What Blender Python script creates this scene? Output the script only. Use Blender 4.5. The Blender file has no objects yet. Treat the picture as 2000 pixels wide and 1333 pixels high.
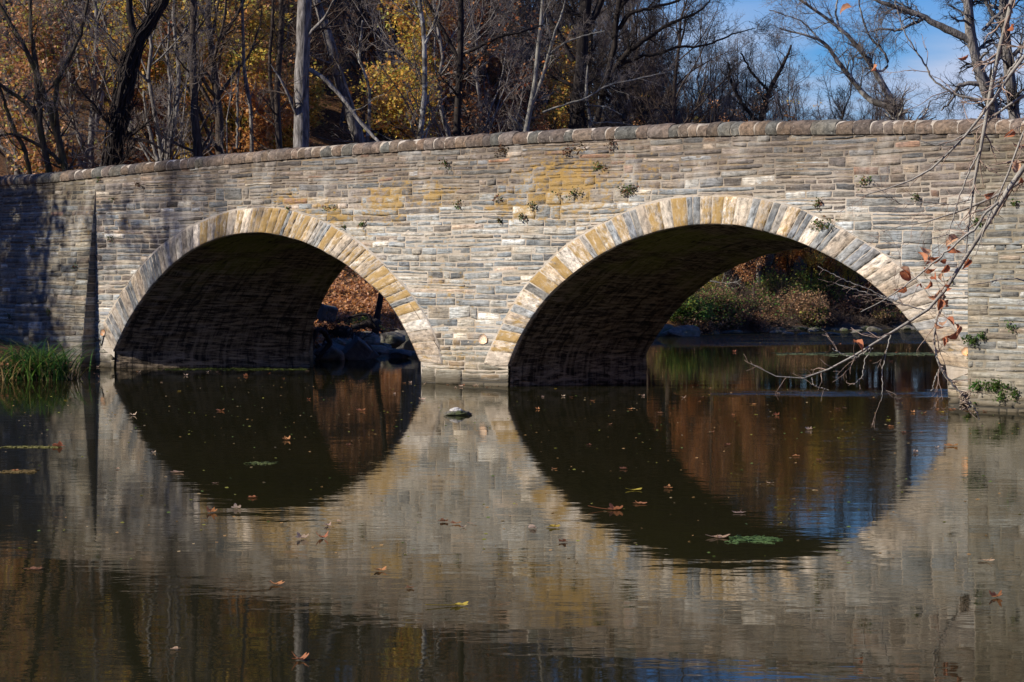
import bpy, math, random
import numpy as np
from math import radians as R

SC = bpy.context.scene
COL = SC.collection
RNG = np.random.default_rng(11)
random.seed(5)

# ---------------------------------------------------------------- camera, world, sun, exposure
HOR, FPX, CH = 512.0, 5500.0, 3.0          # horizon row, focal length in photo pixels, eye height over the water
cam_d = bpy.data.cameras.new("camera")
cam_d.sensor_width = 36.0
cam_d.lens = FPX / 2000 * 36
cam_d.shift_y = -(666.5 - HOR) / 2000
cam_d.clip_start = 0.5
cam_d.clip_end = 3000
cam = bpy.data.objects.new("camera", cam_d)
cam.location = (0, 0, CH)
cam.rotation_euler = (R(90), 0, 0)
COL.objects.link(cam)
SC.camera = cam

SUN_H = np.array([-0.962, -0.273, 0.0]); SUN_H /= np.linalg.norm(SUN_H)
SUN_EL = R(31)
TO_SUN = np.array([SUN_H[0] * math.cos(SUN_EL), SUN_H[1] * math.cos(SUN_EL), math.sin(SUN_EL)])

world = bpy.data.worlds.new("World")
SC.world = world
world.use_nodes = True
nt = world.node_tree
bg = nt.nodes["Background"]
sky = nt.nodes.new("ShaderNodeTexSky")
sky.sky_type = 'NISHITA'
sky.sun_disc = False
sky.sun_elevation = SUN_EL
sky.sun_rotation = math.atan2(TO_SUN[0], TO_SUN[1])
sky.air_density = 1.2
sky.dust_density = 0.0
sky.ozone_density = 2.5
tint = nt.nodes.new("ShaderNodeMix"); tint.data_type = 'RGBA'; tint.blend_type = 'MULTIPLY'
tint.inputs[0].default_value = 1.0
tint.inputs[7].default_value = (0.26, 0.62, 1.36, 1)
nt.links.new(sky.outputs[0], tint.inputs[6])
tc = nt.nodes.new("ShaderNodeTexCoord")
mp = nt.nodes.new("ShaderNodeMapping"); mp.inputs['Scale'].default_value = (5, 5, 22)
nt.links.new(tc.outputs['Generated'], mp.inputs[0])
cn = nt.nodes.new("ShaderNodeTexNoise"); cn.inputs['Scale'].default_value = 2.2; cn.inputs['Detail'].default_value = 7
nt.links.new(mp.outputs[0], cn.inputs['Vector'])
cr = nt.nodes.new("ShaderNodeMapRange"); cr.inputs[1].default_value = 0.34; cr.inputs[2].default_value = 0.60
nt.links.new(cn.outputs[0], cr.inputs[0])
sx = nt.nodes.new("ShaderNodeSeparateXYZ"); nt.links.new(tc.outputs['Generated'], sx.inputs[0])
lowm = nt.nodes.new("ShaderNodeMapRange"); lowm.inputs[1].default_value = 0.100; lowm.inputs[2].default_value = 0.070
nt.links.new(sx.outputs[2], lowm.inputs[0])
cm = nt.nodes.new("ShaderNodeMath"); cm.operation = 'MULTIPLY'
nt.links.new(cr.outputs[0], cm.inputs[0]); nt.links.new(lowm.outputs[0], cm.inputs[1])
cl = nt.nodes.new("ShaderNodeMix"); cl.data_type = 'RGBA'
nt.links.new(cm.outputs[0], cl.inputs[0]); nt.links.new(tint.outputs[2], cl.inputs[6])
cl.inputs[7].default_value = (5.2, 6.2, 8.4, 1)
nt.links.new(cl.outputs[2], bg.inputs[0])
bg.inputs[1].default_value = 0.070

sun_d = bpy.data.lights.new("sun", 'SUN')
sun_d.energy = 5.0
sun_d.angle = R(0.5)
sun_d.color = (1.0, 0.93, 0.83)
sun = bpy.data.objects.new("sun", sun_d)
from mathutils import Vector
sun.rotation_euler = Vector(TO_SUN).to_track_quat('Z', 'Y').to_euler()
sun.location = (-60, -20, 60)
COL.objects.link(sun)
SC.view_settings.view_transform = 'Standard'
SC.view_settings.look = 'None'
SC.view_settings.exposure = 0.45
SC.view_settings.gamma = 1.0
SC.cycles.max_bounces = 7
SC.cycles.transparent_max_bounces = 6
SC.cycles.caustics_reflective = True
SC.cycles.blur_glossy = 1.0
SC.cycles.caustics_refractive = False

# ---------------------------------------------------------------- helpers
def W(x, y, Z):
    """a point at photo pixel (x, y), Z metres in front of the camera"""
    return np.array([(x - 1000) / FPX * Z, Z, CH - (y - HOR) / FPX * Z])

def on_water(x, y):
    return W(x, y, FPX * CH / (y - HOR))

class Buf:
    def __init__(s): s.v = []; s.f = []; s.c = []; s.a = []; s.uv = []; s.n = 0
    def add(s, v, f, c=(1, 1, 1), a=(0, 0, 0), uv=None):
        v = np.asarray(v, float).reshape(-1, 3); f = np.asarray(f, int)
        s.v.append(v); s.f.append(f + s.n); m = len(v)
        c = np.asarray(c, float); a = np.asarray(a, float)
        s.c.append(np.broadcast_to(c, (m, 3)) if c.ndim == 1 else c)
        s.a.append(np.broadcast_to(a, (m, 3)) if a.ndim == 1 else a)
        s.uv.append(np.zeros((m, 2)) if uv is None else np.asarray(uv, float).reshape(-1, 2))
        s.n += m
    def build(s, name, mat, parent=None, smooth=False, origin=None):
        v = np.concatenate(s.v)
        if origin is not None: v = v - np.asarray(origin)
        me = bpy.data.meshes.new(name)
        quads = [f for f in s.f if f.shape[1] == 4]; tris = [f for f in s.f if f.shape[1] == 3]
        q = np.concatenate(quads) if quads else np.zeros((0, 4), int)
        t = np.concatenate(tris) if tris else np.zeros((0, 3), int)
        if len(q):                                             # drop collapsed quads
            p = v[q]; ar = np.linalg.norm(np.cross(p[:, 2] - p[:, 0], p[:, 3] - p[:, 1]), axis=1)
            q = q[ar > 1e-7]
        me.vertices.add(len(v)); me.vertices.foreach_set("co", v.ravel())
        loops = np.concatenate([q.ravel(), t.ravel()]).astype(np.int32)
        me.loops.add(len(loops)); me.loops.foreach_set("vertex_index", loops)
        tot = np.concatenate([np.full(len(q), 4), np.full(len(t), 3)]).astype(np.int32)
        st = np.concatenate([[0], np.cumsum(tot)[:-1]]).astype(np.int32)
        me.polygons.add(len(tot)); me.polygons.foreach_set("loop_start", st)
        try: me.polygons.foreach_set("loop_total", tot)
        except Exception: pass
        if smooth: me.polygons.foreach_set("use_smooth", np.ones(len(tot), bool))
        me.update(calc_edges=True)
        ca = me.color_attributes.new("Col", 'FLOAT_COLOR', 'POINT')
        ca.data.foreach_set("color", np.concatenate([np.concatenate(s.c), np.ones((s.n, 1))], 1).ravel())
        aa = me.color_attributes.new("Aux", 'FLOAT_COLOR', 'POINT')
        aa.data.foreach_set("color", np.concatenate([np.concatenate(s.a), np.ones((s.n, 1))], 1).ravel())
        uvl = me.uv_layers.new(name="UVMap")
        uvl.data.foreach_set("uv", np.concatenate(s.uv)[loops].ravel())
        me.validate()
        me.materials.append(mat)
        o = bpy.data.objects.new(name, me)
        if origin is not None: o.location = origin
        COL.objects.link(o)
        if parent is not None: o.parent = parent
        return o

def tag(o, label=None, cat=None, group=None, kind=None):
    if label: o["label"] = label
    if cat: o["category"] = cat
    if group: o["group"] = group
    if kind: o["kind"] = kind
    return o

def thing(name, label, cat, loc=(0, 0, 0), group=None):
    o = bpy.data.objects.new(name, None); o.location = loc; o.empty_display_size = 0.3
    COL.objects.link(o)
    return tag(o, label, cat, group)

def grid_faces(nu, nv, off=0):
    i, j = np.meshgrid(np.arange(nu - 1), np.arange(nv - 1), indexing='ij')
    a = (i * nv + j).ravel()
    return np.stack([a, a + nv, a + nv + 1, a + 1], 1) + off

# value noise on numpy arrays
_P = np.random.default_rng(3).random((64, 64, 16))
def vnoise(x, y, z=0.0):
    x, y, z = np.broadcast_arrays(np.asarray(x, float), np.asarray(y, float), np.asarray(z, float))
    xi, yi, zi = np.floor(x).astype(int), np.floor(y).astype(int), np.floor(z).astype(int)
    fx, fy, fz = x - xi, y - yi, z - zi
    fx, fy, fz = fx * fx * (3 - 2 * fx), fy * fy * (3 - 2 * fy), fz * fz * (3 - 2 * fz)
    r = 0
    for a in (0, 1):
        for b in (0, 1):
            for c in (0, 1):
                w = (fx if a else 1 - fx) * (fy if b else 1 - fy) * (fz if c else 1 - fz)
                r = r + w * _P[(xi + a) % 64, (yi + b) % 64, (zi + c) % 16]
    return r
def fbm(x, y, z=0.0, o=4):
    s = 0; a = .5; n = 0
    for k in range(o):
        s = s + a * vnoise(np.asarray(x) * 2 ** k + 7 * k, np.asarray(y) * 2 ** k + 3 * k, np.asarray(z) * 2 ** k + k); n += a; a *= .5
    return s / n
def sstep(a, b, x):
    t = np.clip((np.asarray(x, float) - a) / (b - a), 0, 1); return t * t * (3 - 2 * t)

# ---------------------------------------------------------------- materials
class N:
    """small node-graph helper"""
    def __init__(s, name):
        s.m = bpy.data.materials.new(name); s.m.use_nodes = True; s.t = s.m.node_tree
        s.b = s.t.nodes["Principled BSDF"]; s.out = s.t.nodes["Material Output"]
    def n(s, typ, ins=None, **props):
        nd = s.t.nodes.new(typ)
        for k, v in props.items(): setattr(nd, k, v)
        for k, v in (ins or {}).items():
            if isinstance(v, bpy.types.NodeSocket): s.t.links.new(v, nd.inputs[k])
            else: nd.inputs[k].default_value = v
        return nd
    def attr(s, name): return s.n("ShaderNodeAttribute", attribute_name=name).outputs[0]
    def sep(s, c): return s.n("ShaderNodeSeparateXYZ", {0: c}).outputs
    def math(s, op, a, b=0.0, c=None):
        ins = {0: a, 1: b}
        if c is not None: ins[2] = c
        return s.n("ShaderNodeMath", ins, operation=op).outputs[0]
    def mix(s, f, a, b, mode='MIX'):
        nd = s.n("ShaderNodeMix", {0: f, 6: a, 7: b}, data_type='RGBA', blend_type=mode); return nd.outputs[2]
    def mapping(s, v, scale, loc=(0, 0, 0), rot=(0, 0, 0)):
        return s.n("ShaderNodeMapping", {0: v, 'Scale': scale, 'Location': loc, 'Rotation': rot}).outputs[0]
    def noise(s, v, scale, detail=4, rough=.5, dist=0.0):
        return s.n("ShaderNodeTexNoise", {'Vector': v, 'Scale': scale, 'Detail': detail, 'Roughness': rough, 'Distortion': dist}).outputs[0]
    def rng(s, v, a, b, c=0.0, d=1.0):
        return s.n("ShaderNodeMapRange", {0: v, 1: a, 2: b, 3: c, 4: d}).outputs[0]
    def bump(s, h, strength, dist, normal=None):
        ins = {'Height': h, 'Strength': strength, 'Distance': dist}
        if normal is not None: ins['Normal'] = normal
        return s.n("ShaderNodeBump", ins).outputs[0]
    def set(s, **k):
        for a, v in k.items():
            key = {'base': 'Base Color', 'rough': 'Roughness', 'normal': 'Normal', 'spec': 'Specular IOR Level', 'ior': 'IOR'}[a]
            if isinstance(v, bpy.types.NodeSocket): s.t.links.new(v, s.b.inputs[key])
            else: s.b.inputs[key].default_value = v
        return s.m

def c4(c): return (c[0], c[1], c[2], 1)

def weather(g, uv, col, lich, amt=1.0):
    """streaks, thin bed lines, soot and lichen that run across stones and joints alike"""
    bed = g.noise(g.mapping(uv, (.9, 26, 1), (0, 0, 5)), 1.0, 6, .75, .8)
    col = g.mix(g.rng(bed, .56, .66, 0, .62 * amt), col, (.04, .036, .032, 1))
    col = g.mix(g.rng(bed, .40, .30, 0, .45 * amt), col, (.62, .57, .49, 1))
    run = g.noise(g.mapping(uv, (2.6, .22, 1), (1, 0, 2)), 1.0, 5, .65)
    col = g.mix(g.rng(run, .50, .72, 0, .42 * amt), col, g.mix(1.0, col, (.50, .46, .40, 1), 'MULTIPLY'))
    lime = g.noise(g.mapping(uv, (.8, .55, 1), (11, 4, 1)), 1.0, 6, .7)
    col = g.mix(g.rng(lime, .52, .68, 0, .38 * amt), col, (.56, .53, .47, 1))
    big = g.noise(g.mapping(uv, (.35, .5, 1), (6, 0, 1)), 1.0, 3, .5)
    col = g.mix(g.rng(big, .42, .62, 0, .5 * amt), col, g.mix(1.0, col, (.74, .70, .64, 1), 'MULTIPLY'))
    l = g.noise(g.mapping(uv, (1, 1.9, 1), (4, 1, 0)), 3.2, 8, .78)
    lm = g.math('MULTIPLY', g.rng(g.math('ADD', l, g.math('MULTIPLY', lich, .24)), .61, .72), g.math('GREATER_THAN', lich, .02))
    lc = g.mix(g.noise(uv, 22.0, 4, .7), (.21, .12, .02, 1), (.44, .28, .085, 1))
    return g.mix(g.math('MULTIPLY', lm, .82), col, lc)

def mat_stone(name, strata=(1.3, 16), lich=True, bumpd=.035, dark_foot=True):
    g = N(name)
    uv = g.n("ShaderNodeTexCoord").outputs['UV']
    aux = g.sep(g.attr("Aux"))
    off = g.n("ShaderNodeCombineXYZ", {0: g.math('MULTIPLY', aux[1], 37.0), 1: g.math('MULTIPLY', aux[1], 71.0), 2: g.math('MULTIPLY', aux[1], 9.0)}).outputs[0]
    v0 = g.n("ShaderNodeVectorMath", {0: uv, 1: off}, operation='ADD').outputs[0]
    vs = g.mapping(v0, (strata[0], strata[1], 1))
    s1 = g.noise(vs, 1.6, 8, .68, .6)
    s2 = g.noise(v0, 9.0, 6, .7)
    s3 = g.noise(v0, 1.3, 3, .5)
    f = g.math('ADD', g.math('MULTIPLY', s1, 1.15), g.math('MULTIPLY', s2, .55))
    shade = g.rng(f, .60, 1.10, .22, 1.85)
    col = g.mix(1.0, g.attr("Col"), g.n("ShaderNodeCombineColor", {0: shade, 1: shade, 2: shade}).outputs[0], 'MULTIPLY')
    warm = g.rng(s3, .42, .68, 0.0, .55)
    col = g.mix(warm, col, g.mix(1.0, col, (1.22, .98, .72, 1), 'MULTIPLY'))
    # pale crust and dark specks
    w = g.noise(g.mapping(uv, (1, 1.6, 1)), 11.0, 5, .75)
    col = g.mix(g.rng(w, .62, .69, 0, .7), col, (.52, .50, .45, 1))
    d = g.noise(g.mapping(uv, (1, 1, 1), (9, 3, 0)), 4.5, 6, .8)
    col = g.mix(g.rng(d, .55, .66, 0, .75), col, (.055, .048, .042, 1))
    if lich: col = weather(g, uv, col, aux[0], 1.0 if dark_foot else .75)
    if dark_foot:
        zz = g.sep(uv)[1]
        wl = g.math('SUBTRACT', zz, g.math('MULTIPLY', g.noise(uv, 2.5, 4), .22))
        wet = g.rng(wl, .02, .20, .92, 0)
        col = g.mix(wet, col, (.030, .028, .022, 1))
        damp = g.rng(wl, .15, .85, .45, 0)
        col = g.mix(damp, col, (.17, .135, .085, 1))
    hb = g.math('ADD', g.math('MULTIPLY', s1, 1.0), g.math('MULTIPLY', s2, .5))
    return g.set(base=col, rough=.88, normal=g.bump(hb, .9, bumpd), spec=.25)

def mat_mortar():
    g = N("mortar")
    uv = g.n("ShaderNodeTexCoord").outputs['UV']
    z = g.sep(uv)[1]
    n1 = g.noise(uv, 1.1, 5, .6); n2 = g.noise(uv, 14, 5, .7)
    up = g.rng(g.math('ADD', z, g.math('MULTIPLY', n1, 1.6)), 4.9, 6.1)
    col = g.mix(up, (.50, .44, .36, 1), (.18, .145, .11, 1))
    col = g.mix(g.rng(n1, .5, .75, 0, .6), col, (.36, .25, .12, 1))
    col = g.mix(g.rng(n2, .35, .75, 0, .55), col, (.22, .18, .14, 1))
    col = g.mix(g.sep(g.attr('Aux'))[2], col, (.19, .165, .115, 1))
    col = weather(g, uv, col, g.sep(g.attr('Aux'))[0], 1.0)
    wet = g.rng(g.math('SUBTRACT', z, g.math('MULTIPLY', n1, .25)), .02, .18, .92, 0)
    col = g.mix(wet, col, (.03, .028, .022, 1))
    return g.set(base=col, rough=.95, normal=g.bump(n2, .8, .012), spec=.15)

def mat_bark(name, c1, c2, scale=5, moss=None, patch=None, vertical=9.0):
    g = N(name)
    oc = g.n("ShaderNodeTexCoord").outputs['Object']
    v = g.mapping(oc, (vertical, vertical, 1.3))
    n = g.noise(v, scale * .35, 6, .7, .4)
    col = g.mix(g.rng(n, .34, .68), c4(c1), c4(c2))
    if patch:
        p = g.noise(oc, 2.3, 3, .5)
        col = g.mix(g.rng(p, .5, .56), col, c4(patch))
    if moss:
        p = g.noise(oc, 1.4, 4, .6)
        col = g.mix(g.rng(p, .5, .66, 0, .8), col, c4(moss))
    return g.set(base=col, rough=.92, normal=g.bump(n, 1.0, .04), spec=.15)

def mat_leaf(name, rough=.6, trans=.42):
    g = N(name)
    col = g.attr("Col")
    oi = g.n("ShaderNodeObjectInfo").outputs['Random']
    hs = g.n("ShaderNodeHueSaturation", {'Hue': g.rng(oi, 0, 1, .485, .512), 'Saturation': 1.0, 'Value': g.rng(oi, 0, 1, .75, 1.15), 'Color': col}).outputs[0]
    g.set(base=hs, rough=rough, spec=.25)
    tr = g.n("ShaderNodeBsdfTranslucent", {0: hs}).outputs[0]
    mx = g.n("ShaderNodeMixShader", {0: trans, 1: g.b.outputs[0], 2: tr}).outputs[0]
    g.t.links.new(mx, g.out.inputs[0])
    return g.m

def mat_rock(name, c1, c2, moss=0.0, scale=3.0):
    g = N(name)
    oc = g.n("ShaderNodeTexCoord").outputs['Object']
    n = g.noise(oc, scale, 8, .65, .5); n2 = g.noise(g.mapping(oc, (1, 1, 3.5)), scale * 2.3, 6, .7)
    col = g.mix(g.rng(n, .35, .65), c4(c1), c4(c2))
    col = g.mix(g.rng(n2, .55, .72, 0, .6), col, (.05, .05, .05, 1))
    if moss: col = g.mix(g.rng(g.noise(oc, 1.7, 4), .5, .62, 0, moss), col, (.06, .075, .02, 1))
    return g.set(base=col, rough=.85, normal=g.bump(g.math('ADD', n, n2), .9, .06), spec=.3)

M = {}
M['stone'] = mat_stone("schist")
M['voussoir'] = mat_stone("arch_stone", strata=(3.5, 6), lich=True, bumpd=.02, dark_foot=False)
M['coping'] = mat_stone("coping_stone", strata=(5, 5), lich=False, bumpd=.02, dark_foot=False)
M['mortar'] = mat_mortar()
M['bark_dark'] = mat_bark("bark_dark", (.016, .013, .012), (.060, .048, .040))
M['bark_brown'] = mat_bark("bark_brown", (.035, .026, .020), (.13, .10, .078))
M['bark_moss'] = mat_bark("bark_moss", (.028, .022, .016), (.10, .080, .055), moss=(.07, .06, .014))
M['bark_grey'] = mat_bark("bark_grey", (.035, .03, .026), (.34, .31, .28), vertical=7)
M['bark_pale'] = mat_bark("bark_pale", (.13, .12, .10), (.36, .34, .29), vertical=3)
M['bark_plane'] = mat_bark("bark_plane", (.09, .078, .062), (.20, .18, .15), patch=(.40, .38, .33), vertical=3)
M['twig_grey'] = mat_bark("twig_grey", (.14, .115, .10), (.32, .27, .23), vertical=3)
M['twig_brown'] = mat_bark("twig_brown", (.05, .036, .028), (.13, .095, .07), vertical=3)
M['twig_fine'] = mat_bark('twig_fine', (.07, .055, .052), (.17, .14, .135), vertical=3)
M['twig_dark'] = mat_bark("twig_dark", (.022, .018, .016), (.065, .052, .044), vertical=3)
M['leaf'] = mat_leaf("autumn_leaf")
M['rock'] = mat_rock("river_rock", (.08, .072, .06), (.27, .24, .20), moss=.5)
M['rock_moss'] = mat_rock("mossy_rock", (.09, .085, .07), (.20, .18, .14), moss=.9)
M['slab'] = mat_rock("slab_stone", (.06, .065, .06), (.16, .16, .145), scale=1.5)

# ---------------------------------------------------------------- terrain
SHORE = np.array([(-46, 20), (-34, 50), (-26, 64), (-18.5, 72), (-15.6, 78), (-12.9, 81.2), (-9.0, 86), (-6.6, 87.6), (-4.6, 91), (-3.6, 98.5), (-1.9, 103),
                  (2, 110), (5.8, 113.8), (9.7, 118.7), (11, 121), (14.6, 124), (19.8, 128), (40, 140), (90, 165), (300, 250)], float)
RSHORE = np.array([(9.0, -40), (9.5, 20), (13.5, 45), (12.6, 56), (16, 66), (26, 84), (42, 104), (90, 130), (300, 190)], float)
def pdist(x, y, line):
    x = np.asarray(x, float); y = np.asarray(y, float); best = np.full(x.shape, 1e9); sgn = np.zeros(x.shape)
    for a, b in zip(line[:-1], line[1:]):
        d = b - a; t = np.clip(((x - a[0]) * d[0] + (y - a[1]) * d[1]) / (d @ d), 0, 1)
        px, py = a[0] + t * d[0], a[1] + t * d[1]; r = np.hypot(x - px, y - py)
        cr = d[0] * (y - a[1]) - d[1] * (x - a[0])
        m = r < best; best = np.where(m, r, best); sgn = np.where(m, np.sign(cr), sgn)
    return best * sgn
def height(x, y):
    x = np.asarray(x, float); y = np.asarray(y, float)
    d = pdist(x, y, SHORE)                         # > 0 on the left / far bank
    e = -pdist(x, y, RSHORE)                       # > 0 on the right bank
    hillf = sstep(9, -12, x - .02 * (y - 100)) * sstep(78, 96, y) * sstep(-75, -34, x)
    base = sstep(0, 1.2, d) * .35 + np.clip(d, 0, 18) * .125
    hill = hillf * (np.clip(d - 12, 0, 200) * .42) + (1 - hillf) * np.clip(d - 12, 0, 70) * (.10 - .07 * sstep(11, 17, x - .02 * (y - 130)))
    hill = 34 * np.tanh(hill / 34)
    n = (fbm(x * .25, y * .25) - .5) * 1.1 * sstep(0, 4, d) + (fbm(x * 1.3, y * 1.3) - .5) * .25 * sstep(0, 1, d)
    hl = np.where(d > 0, base + hill + n, np.maximum(-1.3, d * .5))
    hr = np.where(e > 0, sstep(0, 1.5, e) * .5 + np.clip(e, 0, 25) * .12 + (fbm(x * .4, y * .4) - .5) * .4 * sstep(0, 2, e), -1.3)
    base_h = np.where(e > 0, np.maximum(hr, hl), hl)
    side = sstep(-52, -60, x) * np.clip(-52 - x, 0, 60) * .55 + sstep(34, 42, x) * sstep(120, 90, y) * np.clip(x - 34, 0, 60) * .6  # steep unseen side hills, added to block low sky light
    back = np.clip(-30 - y, 0, 70) * .55  # unseen hill added behind the camera to cut sky light on the bridge
    return base_h + np.maximum(side * sstep(120, 95, y), back) * (1 + .25 * (fbm(x * .08, y * .08) - .5))

def mat_ground():
    g = N("leaf_litter")
    oc = g.n("ShaderNodeTexCoord").outputs['Object']
    n1 = g.noise(oc, .5, 5, .6); n2 = g.noise(oc, 7, 6, .75); n3 = g.noise(oc, 1.9, 5, .6)
    vor = g.n("ShaderNodeTexVoronoi", {'Vector': oc, 'Scale': 9.0}, feature='F1')
    vc = g.sep(vor.outputs['Color'])[0]
    leaf = g.mix(vc, (.17, .065, .022, 1), (.44, .235, .10, 1))
    col = g.mix(g.rng(n2, .40, .60), (.060, .036, .020, 1), leaf)
    col = g.mix(g.rng(n3, .56, .70, 0, .75), col, (.07, .075, .02, 1))
    col = g.mix(g.rng(n1, .55, .7, 0, .6), col, (.055, .045, .032, 1))
    z = g.sep(oc)[2]
    col = g.mix(g.rng(z, .18, .42, .85, 0), col, (.075, .068, .055, 1))
    return g.set(base=col, rough=.95, normal=g.bump(g.math('ADD', n2, vc), .9, .06), spec=.1)
M['ground'] = mat_ground()
b = Buf()
gx = np.concatenate([np.arange(-420, -60, 14), np.arange(-60, 60, .8), np.arange(60, 421, 10)])
gy = np.concatenate([np.arange(-204, 40, 9), np.arange(40, 150, .8), np.arange(150, 230, 3), np.arange(230, 901, 24)])
GX, GY = np.meshgrid(gx, gy, indexing='ij')
GZ = height(GX, GY)
b.add(np.stack([GX, GY, GZ], -1), grid_faces(len(gx), len(gy)))
ground = tag(b.build("ground", M['ground'], smooth=True), kind="structure")

# ---------------------------------------------------------------- water
def mat_water():
    g = N("river_water")
    oc = g.n("ShaderNodeTexCoord").outputs['Object']
    a = g.noise(g.mapping(oc, (1.0, 1.5, 1)), 1.0, 2, .5, .3)
    c = g.noise(g.mapping(oc, (3.2, 4.6, 1), (3, 1, 0), (0, 0, .2)), 1.0, 2, .55, .2)
    sw = g.noise(g.mapping(oc, (.28, .85, 1), (8, 2, 0)), 1.0, 2, .5)
    gust = g.noise(g.mapping(oc, (.10, .16, 1), (2.7, 5, 0)), 1.0, 3, .5)
    h = g.math('ADD', g.math('MULTIPLY', a, .75), g.math('MULTIPLY', c, .38))
    h = g.math('MULTIPLY', h, g.math('MULTIPLY', g.rng(gust, .35, .65, .45, 1.35), g.math('ADD', 1.0, g.math('MULTIPLY', g.math('MULTIPLY', g.rng(g.sep(oc)[1], 33.0, 42.0), g.rng(g.sep(oc)[1], 62.0, 54.0)), g.rng(g.sep(oc)[0], 2.5, 6.0, 0.0, 1.6)))))
    h = g.math('ADD', h, g.math('MULTIPLY', sw, 1.1))
    # shallow riffle along the far bank and a breeze streak below the arches
    xyz = g.sep(oc)
    far = g.math('SUBTRACT', xyz[1], g.math('MULTIPLY', xyz[0], .55))
    r1 = g.math('MULTIPLY', g.rng(far, 95.0, 100.0), g.rng(xyz[0], 5.5, 8.0))
    r2y = g.math('ABSOLUTE', g.math('SUBTRACT', g.math('ADD', xyz[1], g.math('MULTIPLY', g.noise(g.mapping(oc, (.3, .3, 1)), 1, 2), 3.0)), 65.8))
    r2 = g.math('MULTIPLY', g.rng(r2y, 2.2, .2), g.rng(xyz[0], 3.6, 6.2))
    fine = g.noise(g.mapping(oc, (2.6, 5.0, 1), (5, 5, 0)), 1.0, 3, .6)
    brk = g.noise(g.mapping(oc, (.5, 1.6, 1), (15, 5, 0)), 1.0, 3, .6)
    rm = g.math('ADD', g.math('MULTIPLY', r1, 75.0), g.math('MULTIPLY', g.math('MULTIPLY', r2, g.rng(brk, .44, .62)), 16.0))
    h = g.math('ADD', h, g.math('MULTIPLY', fine, rm))
    nrm = g.bump(h, 1.0, .0024)
    depth = g.mix(g.noise(g.mapping(oc, (.15, .15, 1)), 1.0, 3), (.014, .015, .006, 1), (.026, .022, .009, 1))
    # murky body under a surface seen through a polarising filter, which holds back part of the reflection
    df = g.n("ShaderNodeBsdfDiffuse", {'Color': depth}).outputs[0]
    gl = g.n("ShaderNodeBsdfGlossy", {'Color': (.66, .65, .62, 1), 'Roughness': .02, 'Normal': nrm}).outputs[0]
    fr = g.n("ShaderNodeFresnel", {'IOR': 1.333, 'Normal': nrm}).outputs[0]
    mx = g.n("ShaderNodeMixShader", {0: fr, 1: df, 2: gl}).outputs[0]
    g.t.links.new(mx, g.out.inputs[0])
    return g.m
M['water'] = mat_water()
b = Buf()
b.add([(-420, -200, 0), (420, -200, 0), (420, 900, 0), (-420, 900, 0)], [(0, 1, 2, 3)])
tag(b.build("water", M['water']), kind="structure")

# ---------------------------------------------------------------- bridge geometry in its own frame: t along the face, z up, o out of the face
def wl(x): return 195.0 + .049 * x
P0 = np.array([(0 - 1000) / FPX * (FPX * CH / wl(0)), FPX * CH / wl(0), 0.0])
P1 = np.array([(2000 - 1000) / FPX * (FPX * CH / wl(2000)), FPX * CH / wl(2000), 0.0])
U = (P1 - P0) / np.linalg.norm(P1 - P0)
NO = np.array([U[1], -U[0], 0.0]); NO = NO if NO[1] < 0 else -NO
def tz(x, y):
    Z = FPX * CH / wl(x); p = W(x, y, Z); return float((p - P0) @ U), float(p[2])
def FP(t, z, o=0.0):
    t, z, o = np.broadcast_arrays(np.asarray(t, float), np.asarray(z, float), np.asarray(o, float))
    return P0 + t[..., None] * U + o[..., None] * NO + z[..., None] * np.array([0, 0, 1.0])
def face_px(x, y, o=0.0):
    t, z = tz(x, y); return FP(t, z, o)

INR = [(990, 753), (992.5, 728), (995, 715), (1000, 701), (1010.5, 673), (1026, 645), (1045.5, 613.5), (1070, 582), (1091, 561), (1115.5, 540), (1140, 521), (1175, 498), (1210, 479), (1245, 465), (1297.5, 449), (1350, 440), (1400, 437.5), (1440, 439.5), (1485.5, 449), (1541.5, 465), (1580, 480.5), (1625.5, 501.5), (1685, 538), (1720, 568), (1755, 599.5), (1790, 641.5), (1818, 676.5), (1839, 711.5), (1849.5, 739.5), (1851, 753), (1852, 795.5)]
EXR = [(947, 715), (961.5, 676.5), (979, 641.5), (1000, 603), (1021, 568), (1045.5, 540), (1070, 514), (1098, 487.5), (1133, 463), (1175, 438.5), (1217, 417), (1262, 400), (1300, 390), (1366.5, 383), (1440, 384), (1496, 391), (1559, 407), (1597.5, 423.5), (1650, 451.5), (1685, 470), (1720, 492), (1765.5, 524), (1800, 556), (1840, 607), (1867, 648), (1885, 681), (1905, 722)]
INL = [(224, 717), (224, 687), (234.5, 664), (252, 627.5), (273, 594), (297.5, 560), (332.5, 522.5), (367.5, 494.5), (402.5, 475), (437.5, 462.5), (472.5, 456), (507.5, 454), (542.5, 458), (588, 470), (630, 488), (678, 516), (702.5, 536.5), (744.5, 571.5), (765.5, 598), (786.5, 631), (807.5, 673), (821.5, 704.5), (823, 717), (824, 750)]
EXL = [(198, 643), (214, 617), (236, 577), (278.6, 518), (311.6, 485), (364, 447), (414, 425.4), (450, 413), (490, 407), (525, 405.5), (560, 409.5), (612.5, 424), (647.5, 440), (696.5, 470), (734, 501.5), (772.5, 540), (800.5, 571.5), (825, 606.5), (842.5, 641.5), (856.5, 673), (863, 711.5)]
def T(l): return np.array([tz(*q) for q in l])
iR, eR, iL, eL = T(INR), T(EXR), T(INL), T(EXL)
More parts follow.
